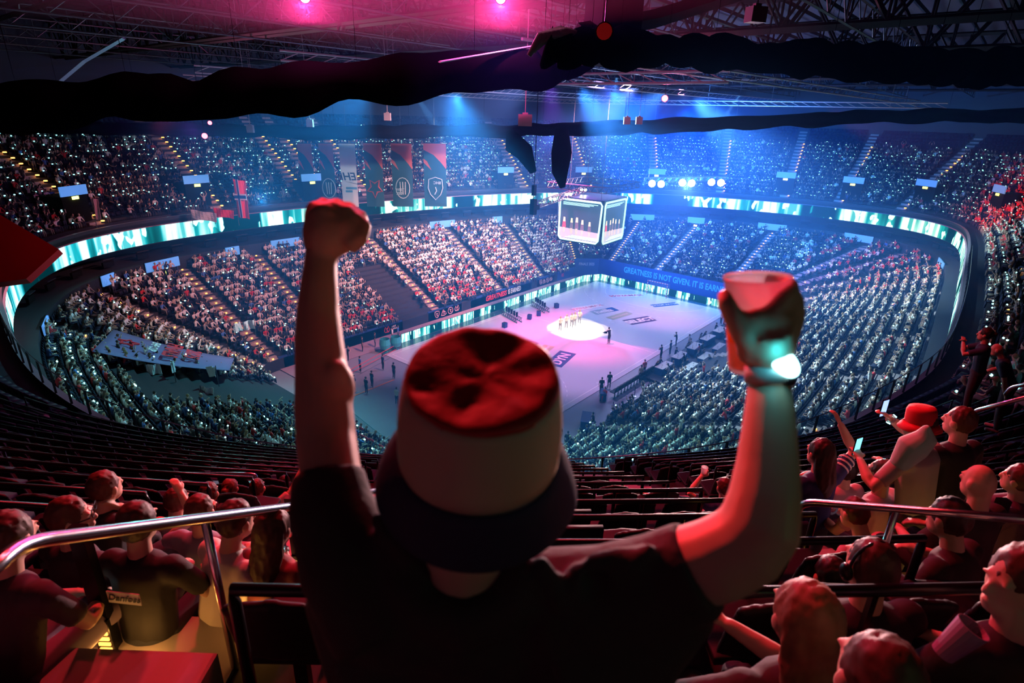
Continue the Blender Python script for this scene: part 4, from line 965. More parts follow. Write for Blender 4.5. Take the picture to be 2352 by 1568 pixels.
# aisle side panels with louvred step lights
def step_lamp(px, py, d, s=1., label='', tilt=0):
    c = at(px, py, d); e = empty('step_lamp', c, math.atan2(RN[int(AU[0])][1], RN[int(AU[0])][0])); tag(e, label, 'step light')
    MB().box((0, 0, 0), (.20 * s, .045, .085 * s), R=Matrix.Rotation(tilt, 3, 'Y')).build('housing', M['blackm'], e)
    for k in range(5): MB().box(Matrix.Rotation(tilt, 3, 'Y') @ Vector(((k - 2) * .036 * s, -.026, 0)), (.016 * s, .006, .06 * s), R=Matrix.Rotation(tilt, 3, 'Y')).build('louvre', M['amberb'], e)
    return e
RY0 = Matrix.Rotation(RZ, 3, 'Z')
M['amberb'] = nosample(mat('amber_louvre', (1, .6, .2), .5, emit=1.8, ecol=(1, .50, .10)))
for (px, py, d, lab) in [(262, 1490, 2.9, 'amber louvred step light on the lowest visible aisle post at left'), (556, 1380, 4.2, 'amber louvred step light beside the left stairs under the steel handrail'), (690, 1322, 5.4, 'amber louvred step light nearest the shirt at left'),
                         (2222, 1352, 4.0, 'amber louvred step light at right beside the dark seats'), (2160, 1052, 8.0, 'small amber step light right of the grey trousers')]:
    h = hit(px, py)
    if h is None: continue
    b_ = h[0]; e = empty('aisle_post', b_, RZ); tag(e, lab, 'step light post')
    MB().box((0, 0, .40), (.075, .05, .80)).build('post', M['blackm'], e)
    MB().box((0, -.03, .13), (.085, .02, .22)).build('lamp_housing', M['blackm'], e)
    for k in range(5): MB().box((0, -.043, .05 + k * .036), (.06, .008, .018)).build('louvre', M['amberb'], e)
    point('step_glow', b_ + RY0 @ Vector((.0, -.10, .14)), (1, .42, .08), 1.1, .03)
for (px, py) in [(600, 1440), (330, 1530), (1745, 1345), (2150, 1400), (1480, 1180), (640, 1345)]:
    h = hit(px, py)
    if h: point('stair_glow', h[0] + Vector((0, 0, .12)), (1, .42, .08), 1.5, .05)
# ------------------------------------------------------------------ steel handrails
def handrail(path, r, posts, label, m=None, shelf=None):
    P = [at(*p) for p in path]; e = empty('handrail', P[0]); o = P[0]
    Q = []
    for i, p in enumerate(P):
        if 0 < i < len(P) - 1:
            a, b = (P[i - 1] - p), (P[i + 1] - p); la, lb = min(.09, a.length * .4), min(.09, b.length * .4)
            for t in (0, .25, .5, .75, 1.): u = p + a.normalized() * la * (1 - t) ** 2 + b.normalized() * lb * t ** 2; Q.append(u - o)
        else: Q.append(p - o)
    MB().tube(Q, r, 12).build('top_rail', m or M['chrome'], e, True)
    for (a, L_) in posts:
        p = at(*a) - o; MB().tube([p, p - Vector((0, 0, L_))], r * .85, 10).build('post', m or M['chrome'], e, True)
    tag(e, label, 'handrail'); return e
handrail([(-60, 1345, 1.5), (50, 1246, 1.75), (690, 1160, 3.4), (900, 1120, 5.2)], .0235, [((470, 1190, 2.62), .95)], 'polished steel handrail sloping over the left stairs')
handrail([(1800, 1300, 3.55), (1838, 1152, 3.2), (2060, 1168, 2.8), (2400, 1196, 2.3)], .0195, [((2060, 1168, 2.8), .75)], 'polished steel handrail with upright end right of the cup arm')
handrail([(2210, 1000, 6.6), (2238, 944, 6.4), (2420, 896, 5.4)], .024, [], 'pink lit steel handrail at the right edge above the seated people')
handrail([(2310, 905, 7.6), (2322, 890, 7.5), (2420, 868, 6.8)], .024, [], 'short pink lit steel handrail at the right edge, uppermost')
handrail([(1250, 1133, 8.2), (1585, 1152, 8.0), (1580, 1176, 8.0)], .032, [((1395, 1142, 8.1), .5), ((1330, 1138, 8.1), .5), ((1500, 1148, 8), .5)], 'pink lit steel handrail between the hat and the right arm, front one')
handrail([(1372, 1128, 8.9), (1470, 1133, 8.8), (1590, 1146, 8.5)], .026, [((1470, 1135, 8.8), .5)], 'pink lit steel handrail between the hat and the right arm, rear one')
handrail([(-60, 1086, 8.0), (586, 1089, 8.2), (588, 1102, 8.2)], .030, [((120, 1087, 8.), .5), ((420, 1088, 8.1), .5)], 'long pink lit steel rail across the left above the navy panel')
def quad_box(P, th, name, m, label, cat):
    P = [Vector(p) for p in P]; n = (P[1] - P[0]).cross(P[2] - P[0]).normalized() * th
    o = MB().add([p for p in P] + [p + n for p in P], [(0, 1, 2, 3), (7, 6, 5, 4), (0, 4, 5, 1), (1, 5, 6, 2), (2, 6, 7, 3), (3, 7, 4, 0)]).build(name, m); tag(o, label, cat); return o
quad_box([at(-80, 1102, 8.1), at(590, 1104, 8.3), at(640, 1160, 7.4), at(-80, 1165, 7.3)], .05, 'barricade', mat('panel_navy', (.02, .045, .12), .35), 'dark navy panel below the long rail at left', 'panel')
quad_box([at(1180, 1178, 8.0), at(1590, 1190, 7.8), at(1590, 1200, 7.6), at(1180, 1190, 7.8)], .05, 'barrier_ledge', mat('ledge_purple_light', (.16, .12, .2), .4), 'purple lit ledge under the central steel handrails', 'ledge')  # purple light on the ledge is put into its base colour
quad_box([at(-90, 440, 30), at(135, 572, 27), at(60, 640, 26), at(-90, 660, 26)], .3, 'sidewall', mat('sidewall_red_light', (.6, .03, .03), .7), 'plain red-lit canopy at the left edge over the LED ribbon', 'sidewall')  # dark entrance wall, the red light on it is put into its colour

# ------------------------------------------------------------------ entrances, signs
def portal(px, py, d_row, wd=2.6, k_=0):
    h = hit(px, py, 'up')
    if not h: return
    u = h[1] + .5; r = max(h[2] - 1, 1); p = up_pos(u, UD0 + UD * max(r - 3, 0)); n = frac(RN, u); z = frac(UBK, u) + UH * max(r - 3, 0)
    e = empty('entrance_portal', (p[0], p[1], z), math.atan2(n[1], n[0]) - math.pi / 2)
    tag(e, f'dark entrance under a blue sign, {k_} in the far upper tier', 'entrance', 'upper tier entrances')
    MB().box((0, 1.2, 1.1), (wd, 2.6, 2.4)).build('opening', M['black'], e)  # solid black box stands in for the shade inside the entrance
    MB().box((0, -.16, 2.75), (wd * 1.05, .12, .85)).build('sign', M['signblue'], e)
    MB().box((0, -.2, 2.12), (.62, .1, .26)).build('exit_lamp', M['exit'], e)
names = ['first from left', 'second from left', 'third from left', 'fourth from left', 'fifth from left', 'fifth from right', 'fourth from right', 'third from right', 'second from right', 'first from right']
for i, (px, py) in enumerate([(112, 470), (436, 440), (700, 430), (1140, 410), (1330, 420), (1500, 420), (1798, 425), (1975, 432), (2158, 445), (2345, 470)]): portal(px, py, 0, k_=names[i])
wallz = project([(*(OP[k] - RN[k] * .15), 8.7) for k in ALLK])
nm = 'first second third fourth fifth sixth seventh eighth ninth tenth eleventh twelfth'.split()
for i, (px, w_) in enumerate([(98, 2.2), (250, 1.3), (375, 3.0), (540, 1.3), (655, 3.), (1018, 3.4), (1140, 1.4), (1478, 3.2), (1600, 2.2), (1768, 3.4), (1970, 3.2), (2160, 3.2)]):
    k = min((k for k in ALLK if wallz[k][2] > 30 and wallz[k][1] < 760), key=lambda k: abs(wallz[k][0] - px))
    e = empty('concourse_sign', (*(OP[k] - RN[k] * .2), 8.95), math.atan2(RN[k][1], RN[k][0]) - math.pi / 2)
    MB().box((0, 0, 0), (w_ * 1.2, .12, .95)).build('sign_panel', M['signblue'], e); MB().box((0, .1, 0), (w_ * 1.2 + .1, .1, 1.05)).build('backing', M['blackm'], e)
    if w_ > 2.5:
        MB().box((-w_ / 2, .1, -1.1), (.12, .2, 1.6)).build('door_post', M['navy'], e); MB().box((w_ / 2, .1, -1.1), (.12, .2, 1.6)).build('door_post', M['navy'], e)
    if i in (2, 4, 8): MB().box((0, -.1, -.8), (.5, .1, .22)).build('exit_lamp', M['exit'], e)
    tag(e, f'blue lit sign above the lower tier, {nm[i]} counted from the left', 'sign', 'concourse signs')
# suites furniture glow: small counters and screens under the ribbon
for i, k in enumerate(range(0, RM, 5)):
    p = OP[k] + RN[k] * 1.4; j = project([(*p, 9.8)])[0]
    if j[2] < 0 or not (0 < j[0] < 2352) or j[1] > 700: continue
    e = empty('suite_counter', (*p, 9.3), math.atan2(RN[k][1], RN[k][0]) - math.pi / 2)
    MB().box((0, 0, .95), (1.3, .3, .05)).build('counter_top', M['concrete'], e); MB().box((0, .1, .45), (1.2, .2, .5)).build('counter_body', M['black'], e)
    tag(e, 'pale topped suite counter under the LED ribbon on the far side', 'counter', 'suite counters under the ribbon')

# ------------------------------------------------------------------ hanging banners (seen from behind, so the writing reads mirrored)
A_, B_ = at(1000, 328, 62), at(700, 330, 80); rowd = (B_ - A_); rowd.z = 0; rowd.normalize()
mt = mat('banner_teal', (.012, .085, .12), .8); mo = mat('banner_orange', (.55, .10, .07), .8); mg = mat('emblem_grey', (.45, .55, .58), .8); md = mat('banner_print', (.02, .05, .09), .8); mbl = mat('banner_blue', (.10, .30, .45), .8)
for i, (px, wpx) in enumerate([(998, 52), (921, 47), (855, 41), (796, 36), (747, 32), (698, 32)]):
    t = (998 - px) / 300; p = A_.lerp(B_, t); p = at(px, 329, (p - Vector(CP)).dot(Vector(ray(1176, 784)).normalized()) if False else 62 + 8 * t); wd, hh = wpx * (62 + 8 * t) / FPX, 6.7 + .9 * t
    e = empty('hanging_banner', (p.x, p.y, p.z), RZ + .12)
    nme = ['rightmost, largest, with a shield emblem', 'with round stripes emblem, second from right', 'with red star emblem, third from right', '', 'with oval emblem, left of the white one', 'leftmost, with letter shaped emblem']
    wh = i == 3
    MB().box((0, 0, -hh / 2), (wd, .03, hh)).build('cloth', M['whiteboard'] if wh else mt, e)
    MB().tube([(-wd / 2 - .1, 0, 0), (wd / 2 + .1, 0, 0)], .05, 6).tube([(0, 0, 0), (0, 0, 32 - p.z)], .015, 4).build('hanging_bar', M['steel'], e)
    F_ = -.03
    if wh:
        tag(e, 'white hanging banner with mirrored dark letters above the raised fist', 'banner')
        tm = link('lettering', text_mesh('EHF', 1.25, md, bold=.02, shear=.2), e); tm.matrix_local = Matrix.Translation((-.15, F_, -hh * .52)) @ Matrix.Rotation(math.pi / 2, 4, 'X') @ Matrix.Diagonal((-1, 1, 1, 1))
        MB().add([(-.9, F_, -hh * .58), (1.0, F_, -hh * .64), (1.0, F_, -hh * .63)], [(0, 1, 2)]).build('swoosh', md, e)
        MB().box((.2, F_, -hh * .70), (1.3, .01, .28)).build('caption', mbl, e); MB().box((-.1, F_, -hh * .75), (.8, .01, .25)).build('caption', mbl, e)
    else:
        tag(e, 'teal hanging banner with torn orange top, ' + nme[i], 'banner', 'teal and orange hanging banners')
        sx = -1
        MB().add([(-wd / 2, F_, 0), (wd / 2, F_, 0), (wd / 2, F_, -hh * .40), (wd * .28, F_, -hh * .30), (-wd * .05, F_, -hh * .18), (-wd / 2, F_, -hh * .10)], [(5, 4, 3, 2, 1, 0)]).build('orange_top', mo, e)
        MB().add([(-wd / 2, F_, -hh * .24), (-wd * .35, F_, -hh * .28), (-wd * .15, F_, -hh * .42), (-wd / 2, F_, -hh * .30)], [(3, 2, 1, 0)]).build('orange_splash', mo, e)
        q = MB(); c = -hh * .70
        if i == 0:
            q.tube([(x * .8, F_ - .03, c + z * 1.15) for x, z in [(0, 1), (.9, .8), (1, 0), (.7, -.6), (0, -1.1), (-.7, -.6), (-1, 0), (-.9, .8), (0, 1)]], .05, 4); q.tube([(0, F_, c + .1), (.1, F_, c - .3), (-.1, F_, c - .7)], .06, 4)
        elif i in (1, 4):
            q.tube([(.78 * math.cos(a * .3927), F_ - .03, c + 1.15 * math.sin(a * .3927)) for a in range(17)], .05, 4)
            for x in (-.3, 0, .3): q.tube([(x, F_ - .03, c + .7), (x * .8, F_ - .03, c - .7)], .06, 4)
        elif i == 2:
            q.tube([(.9 * (1 if a % 2 else .5) * math.cos(a * .628 + .3), F_ - .03, c + 1.1 * (1 if a % 2 else .5) * math.sin(a * .628 + .3)) for a in range(11)], .09, 4)
        else: q.tube([(-.5, F_ - .03, c + .6), (-.1, F_ - .03, c + .8), (.0, F_ - .03, c + .2), (-.3, F_ - .03, c - .1), (.1, F_ - .03, c - .5), (.5, F_ - .03, c - .3)], .12, 4)
        q.build('emblem', mo if i == 2 else mg, e)
        if i in (1, 0):
            tm = link('lettering', text_mesh('THW\nKIEL' if i == 1 else 'BHC', .42, mg, bold=.02), e); tm.matrix_local = Matrix.Translation((-.35 if i == 1 else .2, F_ - .05, c + (-.4 if i == 1 else .55))) @ Matrix.Rotation(math.pi / 2, 4, 'X') @ Matrix.Diagonal((-1, 1, 1, 1))
# fan flags on the far left
def flag(px, py, d, w_, h_, m, label, rot=0., cross=False):
    e = empty('flag', at(px, py, d), RZ + rot); n = 8; V = []; F = []
    for i in range(n + 1):
        for j in range(5): V.append((w_ * (i / n - .5), .12 * math.sin(i * 1.1 + j * .5), -h_ * j / 4 - .3 * (i / n) * w_ * .4))
    for i in range(n):
        for j in range(4): F.append((i * 5 + j, i * 5 + j + 1, (i + 1) * 5 + j + 1, (i + 1) * 5 + j))
    o = link('cloth', newmesh('cloth', V, F, [m]), e); s = o.modifiers.new('t', 'SOLIDIFY'); s.thickness = .02
    if cross:
        for nm_, mm, q in (('white_cross', M['whiteboard'], 1.), ('blue_cross', M['navy'], .5)):
            MB().box((-w_ * .12, -.15 - .02 * (q < 1), -h_ / 2), (w_ * .24 * q, .02, h_)).box((0, -.15 - .02 * (q < 1), -h_ * .45), (w_, .02, h_ * .16 * q)).build(nm_, mm, e)
    MB().tube([(-w_ / 2, 0, .1), (-w_ / 2, 0, -h_ - .8)], .03, 5).build('pole', M['steel'], e); tag(e, label, 'flag')
redf = mat('flag_red', (.65, .02, .04), .7, emit=.08)
redf = mat('flag_red', (.7, .02, .04), .7)
flag(548, 412, 55, 1.15, 3.6, redf, 'tall red flag with blue and white cross hanging over the ribbon at left', cross=True)
flag(466, 482, 55, 2.4, .85, M['whiteboard'], 'white fan banner hung on the upper tier front at left')
flag(512, 478, 55, 1.9, .75, redf, 'red fan banner beside the white one on the upper tier front')
flag(215, 455, 50, .6, 1.8, mat('flag_pink', (.6, .3, .35), .7), 'small pale red flag held up in the far left upper tier')
for i, (px, py) in enumerate([(474, 888), (350, 835), (545, 740), (395, 828), (484, 840), (570, 735)]):
    flag(px, py, 42 if py > 800 else 50, .9, .8, M['whiteboard'], ['white triangular flag lowest in the left corner crowd', 'white flag just below the purple tarpaulin', 'upper white flag in the corner crowd beside the stairs', 'small pale flag at the lower edge of the tarpaulin', 'small pale flag right below the tarpaulin end', 'white flag near the stairs left of the raised arm'][i], rot=i * .7)
# tarpaulin over the corner tunnel
P = []
for (px, py, hh) in [(261, 756, 1.2), (538, 822, 1.6), (527, 850, 1.6), (212, 806, 1.2)]: P.append(Vector(hit(px, py, 'low', hh)[0]) + Vector((0, 0, hh)))
P[0] = at(261, 756, (P[0] - Vector(CP)).dot(Vector(CRn @ np.array([0, 0, -1.]))))
# lay it on one plane through three corners
n_ = (P[1] - P[0]).cross(P[3] - P[0]); r_ = Vector(ray(527, 850)); P[2] = Vector(CP) + r_ * ((P[0] - Vector(CP)).dot(n_) / r_.dot(n_))
n_.normalize(); n_ = n_ if n_.z > 0 else -n_
V = []; F = []; NX, NY = 14, 5
for i in range(NX + 1):
    for j in range(NY + 1):
        a = P[0].lerp(P[1], i / NX); b = P[3].lerp(P[2], i / NX); q = a.lerp(b, j / NY); q = q - n_ * .5 * math.sin(math.pi * i / NX) * .5; V.append(q)
for i in range(NX):
    for j in range(NY): F.append((i * 6 + j, i * 6 + j + 1, (i + 1) * 6 + j + 1, (i + 1) * 6 + j))
o = link('tarpaulin', newmesh('tarpaulin', V, F, [mat('tarpaulin', (.16, .12, .28), .7)], smooth=True)); s = o.modifiers.new('t', 'SOLIDIFY'); s.thickness = .04
tag(o, 'purple tarpaulin with red lettering stretched over the corner tunnel at left', 'tarpaulin')
X_ = (P[1] - P[0]).normalized()
for txt, tt, sz, m_ in [('FINALS', .50, 1.5, M['txtred']), ('2025', .66, 1.5, M['txtred']), ('EHF CUP', .36, .8, M['txtwhite'])]:
    t = link('lettering', text_mesh(txt, sz, m_, bold=.03, sx=.8), o); c = (P[0].lerp(P[1], tt) + P[3].lerp(P[2], tt)) / 2 + n_ * .18
    Y_ = n_.cross(X_); t.matrix_world = Matrix.Translation(c) @ Matrix((-Y_, X_, n_)).transposed().to_4x4()
t = MB().tube([(.7 * (1 if a % 2 else .5) * math.cos(a * .628), .7 * (1 if a % 2 else .5) * math.sin(a * .628), 0) for a in range(11)], .08, 5).build('emblem', M['txtred'], o); t.matrix_world = Matrix.Translation((P[0].lerp(P[1], .17) + P[3].lerp(P[2], .17)) / 2 + n_ * .12) @ Matrix((-Y_, X_, n_)).transposed().to_4x4()
# ------------------------------------------------------------------ on the court
def goal(x, sgn, label):
    e = empty('handball_goal', (x, 0, .03)); tag(e, label, 'goal')
    for s in (-1, 1):
        MB().box((0, s * 1.54, 1.0), (.08, .08, 2.0)).build('post', M['white'], e)
        b = MB(); [b.box((0, s * 1.54, .3 + .4 * k), (.085, .085, .2)) for k in range(5)]; b.build('post_stripes', redf, e)
    MB().box((0, 0, 2.04), (.08, 3.16, .08)).build('crossbar', M['white'], e)
    b = MB(); [b.box((0, -1.4 + .4 * k, 2.04), (.085, .2, .085)) for k in range(8)]; b.build('crossbar_stripes', redf, e)
    f = MB()
    for s in (-1, 1): f.tube([(0, s * 1.54, 2.04), (sgn * .8, s * 1.54, 2.0), (sgn * 1.1, s * 1.54, 0), (0, s * 1.54, 0)], .02, 5)
    f.tube([(sgn * 1.1, -1.54, .02), (sgn * 1.1, 1.54, .02)], .02, 5); f.build('net_frame', M['steel'], e)
    nt = MB()
    for k in range(17): y = -1.5 + 3 * k / 16; nt.tube([(sgn * .05, y, 2.04), (sgn * .8, y, 1.95), (sgn * 1.08, y, .03)], .006, 3, cap=False)
    for k in range(9): z = .2 + 1.8 * k / 9; xx = sgn * (1.08 - .28 * z / 2); nt.tube([(xx, -1.5, z), (xx, 1.5, z)], .006, 3, cap=False)
    nt.build('net', M['white'], e)
goal(20.05, 1, 'handball goal with net at the far end of the court'); goal(-20.05, -1, 'handball goal at the near end, hidden behind the bucket hat')
def stand_at(px, py, t, c, label, sk=0, hr=0, face=None, band=False, z=0, tr=1, scale=1., group=None, hairs=None):
    x, y = W(px, py)
    d = np.array(face) - np.array([x, y]) if face is not None else np.array([-1, 0]); v = VAR[t]
    cols = dict(body=SKM[sk], hair=HRM[hr], top=c if not isinstance(c, int) else TPM[c], trousers=TRM[tr] if isinstance(tr, int) else tr, shoe=SHM, shoe2=SHM)
    o = assemble(v, cols, (x, y, z), math.atan2(-d[0], d[1]), band, scale); tag(o, label, 'person', group); return o
VAR.append(variant(dict(sit=False, hair='long', rh=(.06, .22, 1.42)), .03, 7)); SING = len(VAR) - 1
VAR.append(variant(dict(sit=False, hair='short', lean=.2, lh=(-.05, .34, 1.35), rh=(.06, .34, 1.3)), .03, 7)); CAMM = len(VAR) - 1
gold = mat('costume_cream', (.75, .68, .50), .5)
for i, (px, py) in enumerate([(1286, 760), (1300, 755), (1312, 752), (1319, 750), (1330, 744)]):
    stand_at(px, py, SING, gold, ['leftmost singer in cream standing in the white light circle', 'second singer from left in cream with long hair', 'middle singer in cream in the light circle', 'fourth singer from left in cream costume', 'rightmost singer in cream, farthest from the camera'][i].replace('singer', 'person singing'), hr=2, face=(-30, -25), z=.02, scale=1.08, tr=TRM[2], group='singers in the light circle')
def held_camera(p, rz, label):
    e = empty('video_camera', p, rz); MB().box((0, 0, 0), (.14, .34, .2)).build('camera_body', M['black'], e); MB().lathe([(.05, 0), (.05, .14), (.07, .16)], 10, R=Matrix.Rotation(-math.pi / 2, 3, 'X'), c=(0, .16, 0)).build('lens_barrel', M['black'], e); tag(e, label, 'camera')
stand_at(1398, 789, CAMM, 1, 'person in black carrying a camera on the court right of the light circle', face=W(1310, 752), z=.02, scale=1.12)
x, y = W(1398, 789); held_camera((x - .3, y + .35, 1.35), .8, 'black video camera held on the court')
fl_ = [((1380, 905), 9, 1, 'person in black standing at the sideline before the red chair'), ((1398, 892), 9, 1, 'taller person in black standing at the sideline with arms folded'), ((1302, 1035), 9, 1, 'person in dark clothes standing alone on the grey arena floor'),
       ((1283, 1020), 9, 1, 'dark figure just right of the bucket hat on the arena floor'), ((1434, 968), 11, 1, 'person in black standing beside the orange mat'), ((1450, 956), 9, 1, 'long haired person in black by the lower tier fence'),
       ((1517, 826), 11, 1, 'person in black near the halfway line at the sideline'), ((1552, 795), CAMM, 1, 'person in black with a camera at the far sideline'), ((1538, 815), 9, 4, 'person in navy at the sideline beside the camera person'), ((1580, 800), 9, 0, 'person in white leaning at the sideline tables'),
       ((1655, 745), 9, 0, 'person in white at the far right court corner'), ((1478, 862), 9, 2, 'person in red shirt at the sideline tables'), ((1470, 875), 9, 6, 'person in beige by the sideline tables')]
for (q, t, c, lab) in fl_: stand_at(*q, t, c, lab, hr=rng.randrange(2), face=(0, 0))
lf = [((800, 830), 11, 1, 'person in black leaning over a white sheet below the banner wall'), ((833, 808), 9, 1, 'person in black standing below the banner wall at left'), ((862, 798), 9, 1, 'person in black by the curved chairs'), ((902, 785), 9, 0, 'person in white by the curved cyan chairs'),
      ((915, 780), 9, 5, 'person in blue shirt at the court corner table'), ((828, 855), 9, 5, 'person in blue standing in the left floor area'), ((855, 890), 9, 1, 'person in black crossing the red tape'), ((842, 905), 9, 1, 'dark person nearest the orange floor line at left'),
      ((815, 900), 9, 4, 'dark person left of the orange floor line'), ((912, 930), 9, 6, 'person in pale shirt left of the bucket hat'), ((800, 885), 10, 2, 'person in red top beside the raised arm'), ((880, 850), 9, 4, 'dark person behind the dark equipment'), ((905, 870), 9, 1, 'dark person close to the bucket hat on the left')]
for (q, t, c, lab) in lf: stand_at(*q, t, c, lab, hr=rng.randrange(2), face=(-10, 5))
# black cubes and lamp ramps on the far side of the court
for i, (px, py) in enumerate([(1159, 752), (1216, 733), (1237, 725), (1278, 707)]):
    x, y = W(px, py); e = empty('stage_speaker', (x, y, .03), .4 * i); MB().box((0, 0, .3), (.5, .5, .6)).build('box', M['navy'], e); MB().lathe([(.0, .0), (.2, 0), (.2, .02)], 12, c=(0, 0, .61)).build('top_disc', M['blackm'], e); tag(e, ['leftmost', 'second', 'third', 'rightmost'][i] + ' of four small dark boxes on the far side of the court', 'speaker', 'dark boxes on the court')
for i, (a, b) in enumerate([((1158, 722), (1193, 742)), ((1226, 700), (1256, 719))]):
    A, B = Vector((*W(*a), .05)), Vector((*W(*b), .05)); e = empty('lamp_ramp', A); v = B - A; f = MB(); lattice(f, (0, 0, .55), v + Vector((0, 0, .55)), .5, 8, .05, .35); f.build('truss_frame', M['steel'], e)
    for k in range(5): p = v * (.15 + .17 * k) + Vector((0, 0, .6)); MB().tube([p, p + Vector((0, 0, .25)), p + Vector((.08, .1, .55))], [.1, .12, .16], 8).build('lamp_head', M['black'], e)
    tag(e, ['left', 'right'][i] + ' low truss ramp carrying five lamp heads beside the court', 'lamp truss')
# team bench along the near sideline
x0, y0 = W(1408, 912); x1, y1 = W(1500, 855)
n = 14
for i in range(n):
    t = i / (n - 1); x, y = x0 + (x1 - x0) * t, y0 + (y1 - y0) * t
    e = empty('bench_chair', (x, y, 0), math.atan2(y1 - y0, x1 - x0)); link('seat', sm_, e); link('backrest', back_me.data if False else bm_, e); link('support', leg_me, e); e.scale = (1.25, 1.25, 1.25)
    tag(e, 'black padded chair in the team bench row along the sideline', 'chair', 'team bench chairs')
def tbl(px, py, w_, d_, rz, label, cloth=M['navy'], z=0, items=0, top=None):
    x, y = W(px, py) if not isinstance(px, tuple) else px
    e = empty('table', (x, y, z), rz); MB().box((0, 0, .74), (w_, d_, .04)).build('table_top', top or cloth, e); MB().box((0, 0, .37), (w_ - .04, d_ - .04, .70)).build('table_skirt', cloth, e); tag(e, label, 'table'); return e
tbl(1345, 975, 1.9, .8, .5, 'navy draped table on the arena floor by the orange tape')
tbl(1385, 915, 1.2, .6, .5, 'small dark table beside the red chair at the sideline')
stand_at(1362, 978, 0, 1, 'person in black sitting behind the navy table', face=(-30, 0)); 
x, y = W(1390, 918); o = assemble(VAR[0], dict(body=SKM[0], hair=HRM[0], top=redf, trousers=redf), (x, y, 0), 1.2, False); tag(o, 'person all in bright red sitting at the sideline', 'person')
# retractable barrier posts
for i, (px, py) in enumerate([(1407, 946), (1457, 910), (1490, 888), (1363, 985)]):
    x, y = W(px, py); e = empty('barrier_post', (x, y, 0)); MB().tube([(0, 0, .02), (0, 0, 1.0)], .035, 8).build('post', M['blackm'], e); MB().lathe([(0, .04), (.16, .03), (.18, 0)], 16).build('foot', M['chrome'], e); MB().box((.5, .25, .92), (1.1, .01, .05), .5).build('belt', M['black'], e)
    tag(e, ['black belt barrier post nearest the orange tape', 'black belt barrier post in the middle of the walkway', 'black belt barrier post beside the sideline tables', 'black belt barrier post by the navy table'][i], 'barrier')
# fence at the lower tier foot
def fence(pts, label, m=M['steel']):
    P = [Vector((*W(*q), 0)) for q in pts]; e = empty('fence', P[0]); o = P[0]; tp = MB()
    for a, b in zip(P, P[1:]):
        tp.tube([a - o + Vector((0, 0, 1.15)), b - o + Vector((0, 0, 1.15))], .03, 5); n = int((b - a).length / .16)
    tp.build('top_rail', m, e); g = MB()
    for a, b in zip(P, P[1:]):
        n = int((b - a).length / .18)
        for i in range(n): q = a.lerp(b, i / n) - o; g.tube([q, q + Vector((0, 0, 1.15))], .012, 3)
    g.build('bars', m, e); tag(e, label, 'fence')
fence([(1285, 1052), (1340, 1030), (1420, 985), (1470, 950)], 'barred fence along the foot of the near lower tier', mat('fence_teal', (.05, .14, .16), .5))
fence([(800, 965), (860, 1015), (900, 1045)], 'teal barred fence left of the bucket hat', mat('fence_teal', (.05, .2, .22), .5))
mb = MB(); mb.box((0, 0, .02), (2.2, 1.0, .04)); o = mb.build('floor_mat', mat('orange_mat', (.7, .25, .12), .6)); o.location = (*W(1470, 950), 0.0); o.rotation_euler = (0, 0, .6); tag(o, 'orange mat at the entrance of the near lower tier', 'mat')
mb = MB()
def tape(a, b, m, label, wd=.1):
    A, B = Vector((*W(*a), .012)), Vector((*W(*b), .012)); v = (B - A); o = MB().box((0, 0, 0), (v.length, wd, .006), math.atan2(v.y, v.x)).build('floor_tape', m); o.location = (A + B) / 2; tag(o, label, 'tape')
ot = mat('tape_orange', (.75, .22, .06), .5)
tape((805, 912), (905, 872), ot, 'orange floor tape line left of the bucket hat', .16); tape((1340, 1010), (1500, 905), mat('tape_pink', (.6, .3, .3), .5), 'thin pinkish tape line along the near walkway', .08)
for i, (a, b) in enumerate([((790, 880), (905, 815)), ((790, 888), (912, 822))]):
    A, B = Vector((*W(*a), 1.0)), Vector((*W(*b), 1.0)); o = MB().tube([A, B], .03, 5).build('barrier_rope', mat('rope_red', (.8, .03, .03), .5)); tag(o, ['upper', 'lower'][i] + ' red barrier rope over the left floor area', 'rope')
for i, (px, py) in enumerate([(885, 808), (910, 802)]):
    x, y = W(px, py); e = empty('egg_chair', (x, y, 0), 2.5); MB().lathe([(.05, 0), (.3, .02), (.05, .1), (.05, .3), (.5, .45), (.6, .9), (.5, 1.5)], 14).build('shell', mat('chair_cyan', (.05, .5, .5), .4), e); MB().lathe([(0, .5), (.4, .5), (.4, .6), (0, .62)], 12).build('cushion', M['navy'], e); tag(e, ['left', 'right'][i] + ' curved cyan armchair at the far left court corner', 'armchair')
# sheet held below the banner wall
x, y = W(800, 838)
